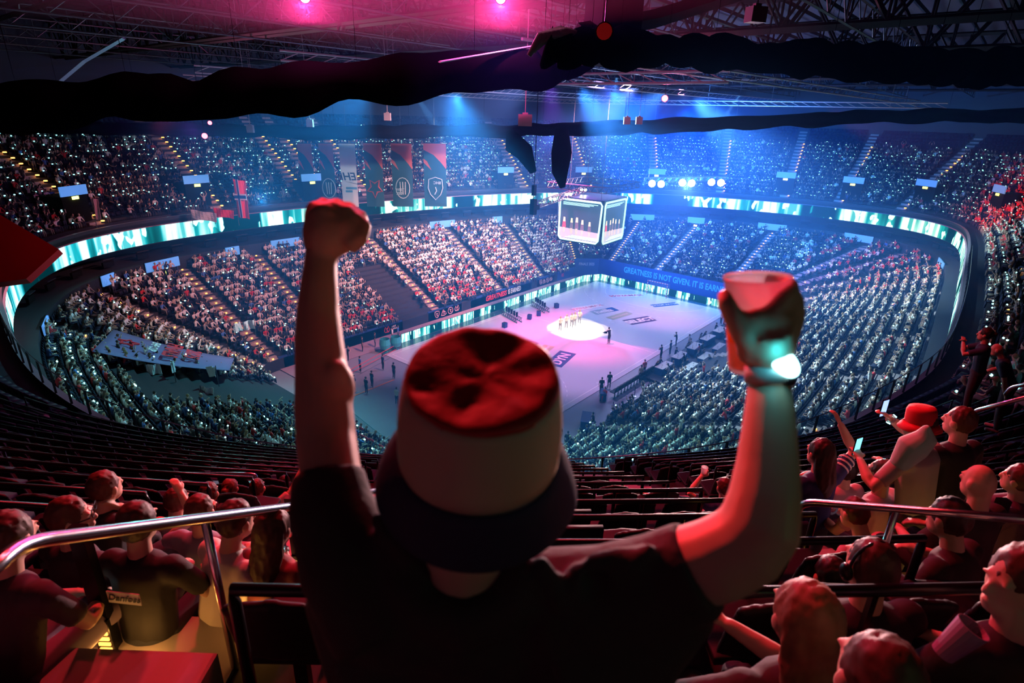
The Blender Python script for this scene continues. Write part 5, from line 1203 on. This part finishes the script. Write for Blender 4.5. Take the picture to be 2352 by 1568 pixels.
# hospitality tables on stepped platforms beside the near long side
wt = mat('table_white', (.6, .6, .62), .6)
tcount = 0
for r in range(3):
    y_ = -13.4 - r * 2.5; zz = .45 * r + .3
    for sx in range(7):
        x_ = -4.5 + sx * 3.6 + r * .6
        pf = None
        j = project([(x_, y_, zz + .7)])[0]
        if not (0 < j[0] < 2352): continue
        e = tbl((x_, y_), 0, 2.3, .9, .05 * ((sx % 3) - 1), f"white topped hospitality table, {nm[sx]} from the near end, {['court side', 'middle', 'upper'][r]} platform", z=zz, top=wt)
        tcount += 1
        for k in range(4):
            g = MB().lathe([(.03, 0), (.035, .12), (.0, .12)], 7).build('drinking_glass', M['white']); g.location = (x_ - .8 + .5 * k, y_ + .2 * ((k % 2) - .5), zz + .76); tag(g, f"small glass on the {nm[sx]} hospitality table of the {['court side', 'middle', 'upper'][r]} platform", 'glass', 'glasses on the hospitality tables')
        for k in range(2):
            for sd in (-1, 1):
                if rng.random() < .75:
                    o = assemble(VAR[rng.choice([0, 1, 7, 8])], dict(body=SKM[rng.randrange(4)], hair=HRM[rng.randrange(4)], top=TPM[pick_top(('black', .4))], trousers=TRM[1], shoe=SHM, shoe2=SHM), (x_ - .5 + k, y_ + sd * .75, zz), 0 if sd < 0 else math.pi, False)
                    tag(o, f"guest seated {['court side of', 'behind'][sd < 0]} the {nm[sx]} hospitality table, {['court side', 'middle', 'upper'][r]} platform", 'person', 'hospitality guests')
    plane('floor_platform', -7, y_ - 1.3, 21, y_ + 1.2, zz, M['darkwall'], th=zz, kind='structure')
# ------------------------------------------------------------------ the man in front of us
RY = Matrix.Rotation(RZ, 3, 'Z')              # x to his right, y the way he faces
SKF = mat('skin_warm', (.58, .36, .26), .5, noise=.08, nscale=9)
def chain(mb, pts, n=14):
    mb.tube([at(x, y, d) for x, y, d, r in pts], [r for x, y, d, r in pts], n); x, y, d, r = pts[0]; mb.ball(at(x, y, d), r, 12, 8); x, y, d, r = pts[-1]; mb.ball(at(x, y, d), r, 12, 8)
S0 = at(1090, 1440, .88); FL = frac(UBK, AU[0] - 2) + UH * 15
mb = MB()
# left arm and fist
chain(mb, [(830, 1290, .85, .055), (762, 1100, .89, .047), (750, 1010, .93, .0475), (744, 930, .95, .047), (739, 850, .965, .0435), (733, 780, .975, .040), (731, 710, .985, .0355), (734, 650, .99, .031), (737, 600, 1., .028), (742, 575, 1., .029)])
mb.ball(at(772, 890, .95), (.032, .03, .05), 12, 8)                       # elbow side
PL = [at(742, 575, 1.), at(750, 545, 1.), at(757, 515, 1.)]
mb.tube(PL, [.034, .042, .040], 14)
mb.ball(at(745, 525, .995), (.036, .03, .045), 12, 8, RY); mb.ball(at(785, 535, 1.), (.036, .03, .036), 12, 8, RY); mb.ball(at(722, 520, 1.005), (.018, .02, .045), 10, 7, RY)
f_ = RY @ Vector((0, 1, 0)); u_ = Vector((0, 0, 1))
for i, (kx, ky, r) in enumerate([(733, 482, .0165), (765, 484, .017), (795, 492, .0165), (818, 508, .015)]):
    k = at(kx, ky, 1.0); mb.tube([at(750 + i * 12, 530, 1.0), k, k + f_ * .022 + u_ * .004, k + f_ * .045 - u_ * .018, k + f_ * .03 - u_ * .04], [r * 1.1, r, r, r * .95, r * .8], 10); mb.ball(k, r * 1.05, 10, 7)
mb.tube([at(800, 565, .99), at(828, 545, .99), at(838, 520, 1.0), at(826, 502, 1.02)], [.018, .015, .0125, .010], 10); mb.ball(at(826, 502, 1.02), .010, 8, 6)
# right arm
chain(mb, [(1440, 1350, .85, .06), (1560, 1310, .83, .058), (1650, 1283, .80, .057), (1712, 1250, .79, .056), (1745, 1205, .785, .0535), (1756, 1140, .79, .047), (1763, 1070, .80, .042), (1766, 1000, .81, .0375), (1768, 940, .82, .034), (1767, 890, .83, .030), (1766, 855, .83, .0285), (1764, 820, .83, .030)])
# right hand closed round the cup, back of the hand towards us
mb.tube([at(1764, 830, .83), at(1766, 790, .815), at(1765, 750, .80)], [.031, .037, .034], 14)
mb.ball(at(1765, 765, .805), (.045, .020, .036), 14, 9, RY); mb.ball(at(1725, 790, .815), (.022, .02, .032), 12, 8, RY); mb.ball(at(1738, 745, .80), (.030, .016, .024), 12, 8, RY)
mb.tube([at(1735, 800, .815), at(1705, 760, .80), at(1682, 722, .80), at(1668, 695, .805), at(1664, 678, .815)], [.022, .0175, .0145, .013, .0105], 12); mb.ball(at(1664, 680, .814), .0115, 10, 7)
for i, (sx, sy, kx, ky, r) in enumerate([(1780, 735, 1812, 668, .0125), (1790, 750, 1824, 700, .0125), (1795, 765, 1828, 728, .012), (1792, 782, 1822, 757, .011)]):
    mb.tube([at(sx, sy, .80), at(kx, ky + 8, .815), at(kx + 4, ky - 10, .845), at(kx - 16, ky - 24, .89), at(kx - 60, ky - 30, .905)], [r * 1.25, r * 1.05, r, r * .92, r * .8], 10)
    mb.ball(at(kx, ky + 6, .815), r * 1.1, 10, 7)
mb.tube([at(1748, 735, .80), at(1780, 712, .80), at(1806, 675, .81)], [.016, .014, .012], 10)
# neck, head and trunk (so the body is one surface)
HB = at(1100, 1028, .805); AX = (Matrix(CR.to_3x3()) @ Vector((.075, .75, .66))).normalized()
mb.tube([at(1066, 1430, .90), at(1067, 1310, .845), at(1072, 1220, .82), HB], [.072, .066, .064, .07], 16)
HD = HB - AX * .02 + f_ * .01
QH = Matrix((AX.cross(f_).normalized() * -1, f_, AX)).transposed() if False else RY
mb.ball(HD, (.078, .098, .115), 18, 12, RY)
for s in (-1, 1): mb.ball(HD + RY @ Vector((s * .079, .0, -.03)), (.012, .024, .032), 10, 7, RY)
mb.tube([HD + RY @ Vector((0, .092, .0)), HD + RY @ Vector((0, .118, -.04)), HD + RY @ Vector((0, .095, -.05))], [.010, .016, .010], 8)
mb.ball(HD + RY @ Vector((0, .05, -.085)), (.05, .055, .04), 12, 8, RY); mb.ball(HD + RY @ Vector((0, .096, -.072)), (.024, .01, .009), 8, 6, RY)
mb.ball(S0, (.17, .085, .10), 16, 10, RY); mb.tube([S0, at(830, 1290, .85)], [.06, .05], 12); mb.tube([S0, at(1440, 1350, .85)], [.06, .05], 12)
B0 = Vector((S0.x, S0.y, 0)) + RY @ Vector((0, .03, 0))
man = fuse(mb, 'person', SKF, .0052, 4); tag(man, 'man in bucket hat and black t-shirt seen from behind, both arms raised', 'person')
# t-shirt
mb = MB()
for (x, y, d, rx, ry, rz) in [(1085, 1440, .88, .20, .10, .115), (960, 1400, .86, .13, .09, .10), (1260, 1420, .87, .15, .09, .10), (1100, 1560, .95, .245, .125, .16)]: mb.ball(at(x, y, d), (rx, ry, rz), 20, 12, RY)
c1 = Vector(at(1100, 1560, .95))
for dz, rx in ((-.15, .245), (-.32, .235), (-.46, .225)): mb.ball(c1 + Vector((0, 0, dz)), (rx, .135, .14), 20, 12, RY)
mb.tube([at(900, 1400, .86), at(800, 1270, .86), at(760, 1160, .875), at(754, 1085, .895)], [.10, .078, .063, .0545], 18)
mb.tube([at(960, 1340, .84), at(870, 1230, .85)], [.07, .05], 14)
mb.tube([at(900, 1500, .90), at(760, 1330, .88)], [.11, .05], 14)
mb.tube([at(1250, 1400, .86), at(1400, 1375, .85), at(1520, 1340, .835), at(1608, 1302, .815)], [.09, .078, .073, .068], 18)
mb.tube([at(1300, 1480, .88), at(1480, 1440, .86), at(1590, 1370, .83)], [.12, .085, .05], 16)
mb.tube([at(1380, 1560, .92), at(1500, 1470, .87)], [.09, .06], 14)
mb.ball(at(1067, 1492, .81), (.085, .04, .045), 16, 10, RY); mb.tube([at(925, 1335, .82), at(985, 1402, .80), at(1068, 1428, .79), at(1150, 1400, .80), at(1205, 1335, .82)], [.048, .04, .038, .04, .048], 14)
for a, b, r in [((1190, 1270, .81), (1215, 1420, .80), .016), ((1235, 1280, .80), (1290, 1400, .78), .017), ((1330, 1295, .80), (1300, 1400, .785), .016), ((1350, 1292, .80), (1480, 1270, .80), .018), ((1500, 1255, .79), (1400, 1330, .785), .014), ((860, 1180, .81), (900, 1260, .80), .014), ((900, 1230, .80), (950, 1290, .79), .015)]:
    mb.tube([at(*a), at((a[0] + b[0]) / 2 + 6, (a[1] + b[1]) / 2 + 4, (a[2] + b[2]) / 2), at(*b)], [r * .7, r, r * .6], 10)
blk = mat('shirt_black', (.014, .011, .014), .8, bump=.15, nscale=40)
fuse(mb, 'shirt', blk, .0075, 3, man)
# (below the shirt)
# trousers and shoes down to his row
hp = Vector((c1.x, c1.y, FL + .92)) + RY @ Vector((0, .02, 0)); mb = MB(); mb.ball(hp, (.18, .13, .14), 16, 10, RY)
for s in (-1, 1):
    a = hp + RY @ Vector((s * .09, 0, -.02)); b = Vector((a.x, a.y, FL + .50)); c = Vector((a.x, a.y, FL + .10)); mb.tube([a, b, c], [.10, .072, .055], 14)
fuse(mb, 'trousers', mat('jeans_dark', (.02, .025, .05), .8), .014, 2, man)
for s in (-1, 1):
    a = hp + RY @ Vector((s * .09, 0, 0)); a.z = FL + .06; MB().tube([a - f_ * .08, a + f_ * .04, a + f_ * .17 - Vector((0, 0, .02))], [.045, .05, .035], 10, flat=(1, .8)).build('shoe', SHM, man, True)
# bucket hat: cream sides, sunken dark red top, navy brim
XA = (CRn @ np.array([1, 0, 0])); XA = Vector(XA); XA = (XA - AX * XA.dot(AX)).normalized(); YA = AX.cross(XA)
QA = Matrix((XA, YA, AX)).transposed()
def lumpy(prof, n, amp, seed, base=HB, closed_top=False):
    rr = random.Random(seed); ph = [(rr.random() * 6.3, rr.random() * 6.3) for _ in range(8)]; V = []; F = []
    for i, (r, z) in enumerate(prof):
        for k in range(n):
            a = 2 * math.pi * k / n; w_ = sum(math.sin((j + 2) * a + ph[j][0] + z * 30) / (j + 1.5) for j in range(6)) * amp
            V.append(base + QA @ Vector(((r + w_) * math.cos(a), (r + w_) * math.sin(a) * .98, z + w_ * .7)))
    for i in range(len(prof) - 1):
        for k in range(n): F.append((i * n + k, i * n + (k + 1) % n, (i + 1) * n + (k + 1) % n, (i + 1) * n + k))
    if closed_top: F.append(tuple(k + (len(prof) - 1) * n for k in range(n)))
    return V, F
def hat_part(name, prof, m, amp, seed, par, th=.0025, closed=False, n=72, noise_=0.):
    V, F = lumpy(prof, n, amp, seed, closed_top=closed)
    if noise_:
        from mathutils import noise as mn
        V = [v + AX * mn.noise(v * 17) * noise_ + AX * mn.noise(v * 38) * noise_ * .45 for v in V]
    o = link(name, newmesh(name, V, F, [m], smooth=True), par); s = o.modifiers.new('t', 'SOLIDIFY'); s.thickness = th; s.offset = -1; return o
cream = mat('hat_cream', (.62, .55, .38), .85, bump=.05, nscale=60); redc = mat('hat_red', (.42, .012, .012), .55, bump=.08, nscale=50); navy_ = mat('hat_navy', (.012, .016, .055), .8, bump=.1, nscale=60)
hat = hat_part('bucket_hat', [(.112, -.004), (.1115, .03), (.109, .07), (.105, .10), (.100, .125), (.0965, .138)], cream, .0010, 3, man)
hat_part('crown_top', [(.0968, .1365), (.0955, .141), (.090, .1435), (.080, .1435), (.068, .142), (.054, .141), (.038, .140), (.022, .140), (.010, .140)], redc, .0012, 4, hat, closed=True, noise_=.007)
hat_part('brim', [(.1115, .002), (.119, -.012), (.129, -.030), (.137, -.050), (.142, -.070), (.144, -.080)], navy_, .0022, 5, hat, th=.003)
hair_ = MB(); hair_.ball(HD + AX * .0 - f_ * .012, (.082, .1, .1), 16, 10, RY); hair_.build('hair', mat('hair_dark', (.03, .018, .01), .6), man, True)
# wristband with its lamp
wc = at(1766, 858, .83); wd_ = (at(1764, 820, .83) - at(1767, 890, .83)).normalized(); QW = wd_.to_track_quat('Z', 'Y').to_matrix()
wb = MB().lathe([(.031, -.012), (.0335, -.012), (.0335, .012), (.031, .012)], 28, R=QW, c=wc).build('wristband', mat('band_white', (.5, .5, .5), .4), man, True)
lamp_c = at(1800, 831, .795)
QL = (Vector(CP) - lamp_c).to_track_quat('Z', 'Y').to_matrix()
R2 = Matrix.Rotation(-math.radians(45), 3, 'Z'); QC = CR @ R2
gl = nosample(mat('wristband_lamp', (.8, 1, 1), .4, emit=6, ecol=(.45, 1, 1)))
MB().ball(lamp_c, (.0265, .0155, .010), 24, 12, QC).build('lamp_pod', gl, wb, True)
MB().tube([at(1812, 868, .80), at(1818, 880, .81)], [.010, .006], 10).build('strap_end', M['blackm'], wb, True)
point('wristband_glow', at(1796, 822, .765), (.04, .8, 1), .055, .008)
# cup of beer
CA, CB = at(1740, 636, .845), at(1727, 848, .885); ax = (CA - CB); hc = ax.length; QC2 = ax.normalized().to_track_quat('Z', 'Y').to_matrix()
def translucent(name, col, mix, gl=.15, clear=.35):
    m = bpy.data.materials.new(name); m.use_nodes = True; N = m.node_tree.nodes; L_ = m.node_tree.links; N.clear()
    o = N.new('ShaderNodeOutputMaterial'); t = N.new('ShaderNodeBsdfTranslucent'); d = N.new('ShaderNodeBsdfDiffuse'); g = N.new('ShaderNodeBsdfGlossy'); m1 = N.new('ShaderNodeMixShader'); m2 = N.new('ShaderNodeMixShader')
    t.inputs[0].default_value = d.inputs[0].default_value = (*col, 1); g.inputs['Roughness'].default_value = .3; m1.inputs[0].default_value = mix; m2.inputs[0].default_value = gl
    L_.new(d.outputs[0], m1.inputs[1]); L_.new(t.outputs[0], m1.inputs[2]); L_.new(m1.outputs[0], m2.inputs[1]); L_.new(g.outputs[0], m2.inputs[2]); tp = N.new('ShaderNodeBsdfTransparent'); tp.inputs[0].default_value = (*col, 1); m3 = N.new('ShaderNodeMixShader'); m3.inputs[0].default_value = clear; L_.new(m2.outputs[0], m3.inputs[1]); L_.new(tp.outputs[0], m3.inputs[2]); L_.new(m3.outputs[0], o.inputs[0]); return m
cupm = translucent('frosted_plastic', (.95, .88, .90), .6, .08)
rb, rt = .0335, .0465
cup = MB().lathe([(0, 0), (rb, 0), (rb + .001, .004), (rb + (rt - rb) * .72, hc * .72), (rb + (rt - rb) * .74, hc * .735), (rt, hc), (rt + .0014, hc + .001), (rt + .0014, hc - .004), (rt - .0012, hc - .003), (rb + (rt - rb) * .72 - .0012, hc * .72), (rb - .001, .006), (0, .006)], 48, c=CB, R=QC2).build('beer_cup', cupm, None, True)
tag(cup, 'frosted plastic cup half full of amber beer held up in the right hand', 'cup')
MB().lathe([(0, .007), (rb - .0002, .007), (rb + (rt - rb) * .57 + .0014, hc * .57), (0, hc * .575)], 48, c=CB, R=QC2).build('beer', translucent('beer', (1, .42, .02), .9, .03, .45), cup, True)
# ------------------------------------------------------------------ spectators around us, each built for itself
def floor_at(p):
    k = int(np.argmin(((RP - np.array([p.x, p.y])) ** 2).sum(1))); d = float(np.dot(np.array([p.x, p.y]) - RP[k], RN[k])); return up_z(max(d, .1), k), k, d
def fg(px, py, D, label, top=(.3, .3, .3), skin=0, hairc=0, turn=0., cols=None, trs=None, **kw):
    kw.setdefault('hair', 'short'); sh, wr, hd = person_shapes(n=10, detail=2, **kw)
    best = None; D *= 1.13
    for q in np.linspace(.94, 1.1, 13):
        P = at(px, py, D * q); z, k, d = floor_at(P); err = abs(P.z - hd.z - z) + abs(q - 1) * .5
        if best is None or err < best[0]: best = (err, P, z, k)
    _, P, z, k = best; n = RN[k]; rz = math.atan2(n[0], -n[1]) + turn; Rz = Matrix.Rotation(rz, 3, 'Z')
    base = P - Rz @ hd
    hm = mat('hair_' + kw['hair'], hairc if isinstance(hairc, tuple) else HAIRC[hairc], .55, noise=.4, nscale=30)
    body = fuse(sh['body'], 'person', SKM[skin], .0105, 2); out = dict(body=body)
    for key, nme, m, vx in (('hair', 'hair', hm, .011), ('top', 'shirt', mat('shirt_cloth', top, .8, bump=.2, nscale=14), .015), ('trousers', 'trousers', mat('trouser_cloth', trs or (.02, .022, .035), .85), .018), ('shoe', 'shoe', SHM, .014), ('shoe2', 'shoe', SHM, .014)):
        if sh[key].V: out[key] = fuse(sh[key], nme, m, vx, 2, body)
    if 'hair' in out:
        from mathutils import noise as mn
        me_ = out['hair'].data
        for v in me_.vertices:
            c_ = v.co; q_ = Vector((c_.x * 42, c_.y * 42, c_.z * (10 if kw['hair'] == 'long' else 26))) + Vector((px, py, 0)); v.co = c_ + v.normal * (mn.noise(q_) * .007 + mn.noise(q_ * 2.7) * .004 + .001)
    body.location = base; body.rotation_euler = (0, 0, rz)
    tag(body, label, 'person'); out['wr'] = wr; out['hd'] = hd; return out
def band_on(p, side, at_=.92):
    e, w_ = p['wr'][side]; b = link('wristband', bandmesh, p['body']); b.location = e.lerp(w_, at_); b.rotation_euler = (w_ - e).to_track_quat('Z', 'Y').to_euler(); b.scale = (1.05,) * 3
    b.data = bandfg; link('lamp_dot', bandled, b); return b
RB, BR = (.085, .022, .014), (.05, .025, .016)
p = fg(244, 1118, 3.5, 'person with swept reddish hair resting chin on hand, black top, far left', (.02, .02, .025), hairc=RB, turn=-.35, rh=(.05, .17, 1.02), lean=.2, pitch=-.1)
p = fg(320, 1200, 2.45, 'person in black shirt with a white sponsor patch on the back, at left', (.012, .012, .015), hairc=BR, lean=.12, turn=-.1)
# sponsor patch
e = MB().box((0, 0, 0), (.175, .006, .072)).build('patch', M['whiteboard'], p['body']); e.location = (.03, -.128, .905); t = link('lettering', text_mesh('Danfoss', .054, M['txtdark'], bold=.01, shear=.35, extrude=.001), e); t.matrix_local = Matrix.Translation((0, -.005, 0)) @ Matrix.Rotation(math.pi / 2, 4, 'X')
p = fg(166, 1188, 3.0, 'person with short reddish hair and glasses looking right, dark top, left side', (.03, .02, .03), hairc=RB, turn=-.3, yaw=-.8)
g = MB().tube([(.08, .0, 0), (.075, .10, .02)], .004, 6).tube([(-.08, .0, 0), (-.075, .10, .02)], .004, 6); 
for s in (-1, 1): g.tube([(s * .037 + .028 * math.cos(a * .785), .106, .025 + .022 * math.sin(a * .785)) for a in range(9)], .003, 5)
g = g.build('glasses', M['blackm'], p['body']); g.location = p['hd']; g.rotation_euler = (0, 0, -.8)
p = fg(28, 1232, 2.45, 'person at the left edge with grey trousers and lit wristband, hands together', (.04, .03, .04), hairc=BR, turn=-.2, lean=.25, lh=(-.05, .42, .60), rh=(.08, .42, .60), trs=(.16, .12, .18), knee=.5); band_on(p, 'r')
p = fg(408, 1150, 4.3, 'person in pale pink shirt holding an arm over the head', (.62, .50, .52), hairc=RB, rh=(.20, .05, 1.38), turn=-.2, lean=.25)
p = fg(462, 1172, 3.3, 'person in grey blue shirt with reddish hair left of the handrail post, arm out', (.22, .24, .32), hairc=RB, lh=(-.25, .35, .92), turn=-.1); band_on(p, 'l')
p = fg(482, 1132, 5.2, 'person with reddish hair in dark top, second from the hair bun', (.03, .03, .04), hairc=RB)
p = fg(530, 1120, 5.7, 'person with reddish hair in a bun below the long rail', (.10, .05, .07), hairc=(.14, .06, .03), hair='bun')
p = fg(592, 1120, 6.4, 'person with cropped hair and pale striped shirt pointing up right', (.62, .5, .52), hairc=RB, hair='crop', rh=(.42, .40, 1.28))
p = fg(545, 1195, 3.05, 'person in white t-shirt beside the stairs looking at a lit phone', (.72, .66, .62), hairc=BR, lean=.3, turn=-.55, lh=(-.02, .42, .86), rh=(.08, .42, .86), trs=(.05, .04, .04)); band_on(p, 'r')
p = fg(632, 1212, 3.0, 'person with long brown hair and bare arms nearest the shirt at left', (.28, .05, .06), hairc=(.08, .03, .016), hair='long', turn=-.3, lean=.15, rh=(.12, .45, .8))
p = fg(655, 1108, 8.0, 'small dark haired person just left of the black shirt sleeve', (.03, .03, .05), hairc=0)
p = fg(1322, 1152, 7.4, 'red haired person bent over a phone right of the hat brim', (.05, .02, .03), hairc=(.16, .03, .015), lean=.5, turn=.3, rh=(.0, .45, .75)); band_on(p, 'r')
p = fg(1662, 1118, 6.4, 'person in navy top raising a pale cup left of the red arm', (.02, .04, .16), hairc=RB, lh=(-.18, .30, 1.22), turn=.2)
e, w_ = p['wr']['l']; c = MB().lathe([(0, 0), (.03, 0), (.042, .12), (.039, .12), (.028, .01), (0, .01)], 16).build('beer_cup', cupm); c.matrix_world = Matrix.Translation(p['body'].matrix_basis @ (w_ + (w_ - e).normalized() * .06 + Vector((0, 0, -.03)))); tag(c, 'small pale cup held up by the seated person in navy', 'cup')
p = fg(1882, 1040, 3.7, 'long dark haired person in navy number five jersey with fist raised', (.01, .03, .14), hairc=0, hair='long', rh=(.33, .22, 1.32), turn=.25)
b = p['body']; t = link('lettering', text_mesh('5', .17, mat('lettering_jersey', (.12, .3, .42), .7), bold=.02, extrude=.001), b); t.matrix_local = Matrix.Translation((.04, -.135, .80)) @ Matrix.Rotation(math.pi / 2, 4, 'X')
for k in range(3):
    a0 = Vector((.185, .05, .955)); e0 = p['wr']['r'][0]; MB().lathe([(.064, -.008), (.067, 0), (.064, .008)], 14, R=(e0 - a0).to_track_quat('Z', 'Y').to_matrix(), c=a0.lerp(e0, .32 + .15 * k)).build('sleeve_stripe', M['whiteboard'], b)
p = fg(1938, 1078, 4.6, 'dark haired person in pink top right of the navy jersey', (.5, .3, .36), hairc=0, lh=(-.12, .2, 1.1), turn=.15)
p = fg(2022, 1088, 4.1, 'person with short reddish hair in pink top with dark straps', (.55, .34, .40), hairc=RB, hair='crop', turn=.4, yaw=.3)
p = fg(2108, 975, 3.65, 'standing person in red bucket hat and pale green shirt filming with a phone', (.42, .47, .46), hairc=BR, sit=False, lh=(-.30, .32, 1.28), rh=(.12, .42, 1.5), turn=.35, yaw=.3, trs=(.05, .05, .06), wide=1.1, lean=.2)
b = p['body']; h_ = MB().lathe([(.095, -.01), (.10, .02), (.096, .09), (.085, .115), (.04, .118), (0, .118)], 24).build('bucket_hat', redf, b, True); h_.location = p['hd'] + Vector((0, -.01, .03)); h_.rotation_euler = (-.15, 0, 0)
h2 = MB().lathe([(.098, .0), (.12, -.02), (.14, -.05)], 24).build('brim', redf, h_, True); s = h2.modifiers.new('t', 'SOLIDIFY'); s.thickness = .003
def phone(p, side, label, tint=(.3, .5, 1)):
    e_, w_ = p['wr'][side]; M4 = p['body'].matrix_basis; c = M4 @ (w_ + (w_ - e_).normalized() * .09 + Vector((0, .0, .04)))
    e = empty('phone', c, p['body'].rotation_euler.z); MB().box((0, 0, 0), (.075, .008, .15)).build('case', M['black'], e); MB().box((0, -.0055, 0), (.066, .002, .135)).build('screen', nosample(mat('phone_screen', tint, .3, emit=1.6, ecol=tint)), e); tag(e, label, 'phone')
phone(p, 'r', 'phone with lit blue screen held up between the two standing people'); phone(p, 'l', 'phone lit cyan in the left hand of the person in red hat', (.2, .8, 1)); band_on(p, 'r'); 
mb = MB(); mb.tube([(0, 0, 0), (.05, .0, .13), (.11, 0, .20), (.09, 0, .27)], [.05, .085, .06, .015], 12).tube([(.06, 0, .16), (.15, 0, .20)], [.04, .01], 8); o = fuse(mb, 'towel', mat('towel_cyan_light', (.5, .8, .72), .8), .01, 2); o.location = at(2062, 1070, 3.35); o.rotation_euler = (0, 0, RZ); tag(o, 'pale cyan-lit cloth tucked at the back of the person in red hat', 'cloth')  # cyan light falling on the cloth is put into its colour
p = fg(2203, 968, 3.75, 'standing person in black t-shirt and pale grey trousers, short hair', (.012, .012, .014), hairc=RB, hair='crop', sit=False, lh=(-.26, .36, 1.12), turn=.15, yaw=.25, trs=(.34, .32, .38), wide=1.05); band_on(p, 'l')
p = fg(2250, 1108, 3.0, 'bald person in dark top behind the black rails at right', (.03, .015, .02), skin=0, hair='none', turn=.2)
p = fg(2338, 1100, 3.6, 'person at the right edge with reddish hair holding something red', (.12, .05, .1), hairc=RB, rh=(.0, .4, .9), turn=.5)
p = fg(2262, 768, 9.3, 'person with hair bun in dark blue clapping by the entrance wall', (.02, .05, .10), hairc=0, hair='bun', sit=False, lh=(-.06, .34, 1.42), rh=(.04, .34, 1.40), turn=.6)
p = fg(2290, 803, 8.6, 'bald person in dark blue leaning forward below the clapping one', (.02, .05, .10), hair='none', sit=False, lean=.5, rh=(.2, .4, 1.0), turn=.6); band_on(p, 'r')
p = fg(1996, 1300, 2.1, 'balding person in black shirt with white chevrons wearing headphones', (.010, .008, .014), hairc=(.05, .02, .015), hair='crop', wide=1.18, turn=.05)
b = p['body']; hp_ = MB().tube([p['hd'] + Vector((.092 * math.cos(a), -.01, .115 * math.sin(a) + .01)) for a in np.linspace(-.3, math.pi + .3, 16)], .006, 8); hp_.ball(p['hd'] + Vector((-.092, 0, -.02)), (.018, .032, .038), 10, 8); hp_.ball(p['hd'] + Vector((.092, 0, -.02)), (.018, .032, .038), 10, 8); hp_.build('headphones', M['blackm'], b, True)
for s in (-1, 1): MB().add([(-.10 + s * .022, -.098, .985), (-.06 + s * .022, -.104, .972), (-.055 + s * .022, -.108, .955), (-.105 + s * .022, -.108, .962)], [(0, 1, 2, 3)]).build('chevron', M['whiteboard'], b)
p = fg(1842, 1418, 1.62, 'person with long straight blonde hair lowest in the picture right of the man', (.03, .02, .03), hairc=(.26, .15, .08), hair='long', turn=.1, lh=(-.28, .34, .92), rh=(.0, .42, .8))
p = fg(2338, 1338, 1.7, 'person in profile looking left at the lower right edge, black top with chevron', (.014, .010, .014), hairc=RB, yaw=1.5, turn=.1)
MB().add([(-.09, -.10, .985), (-.04, -.105, .975), (-.03, -.11, .95), (-.10, -.11, .955)], [(0, 1, 2, 3)]).build('chevron', mat('chevron_red', (.6, .05, .05), .7), p['body'])
p = fg(1960, 1178, 3.4, 'person in pink sleeves bent forward behind the steel handrail end', (.5, .3, .36), hairc=RB, hair='crop', lean=.55, turn=.3)
p = fg(2175, 1190, 2.7, 'person in dark top with bare arm lit red under the steel handrail', (.03, .015, .02), hairc=(.05, .02, .02), lean=.3, turn=.4, rh=(.2, .35, .75))
p = fg(1905, 1325, 3.0, 'person in purple trousers looking at a phone left of the headphones', (.05, .03, .06), hairc=0, lean=.6, turn=.0, trs=(.12, .06, .16)); band_on(p, 'l')
p = fg(2010, 1560, 1.25, 'reddish head of a spectator at the lower edge under the nearest rail', (.03, .02, .02), hairc=RB, hair='crop', lean=.1)
p = fg(2060, 1130, 6.2, 'person seated beyond the pink tops at right, dark clothes', (.05, .03, .05), hairc=0, turn=.3)
c = MB().lathe([(0, 0), (.032, 0), (.045, .13), (.042, .13), (.03, .01), (0, .01)], 20).build('beer_cup', mat('cup_purple_light', (.35, .2, .4), .4)); c.location = at(2165, 1500, 1.75); c.rotation_euler = (.35, .2, 0); tag(c, 'purple lit plastic cup at lower right beside the stairs', 'cup')  # purple light on this cup is put into its base colour
bpy.data.scenes.remove(TMP)
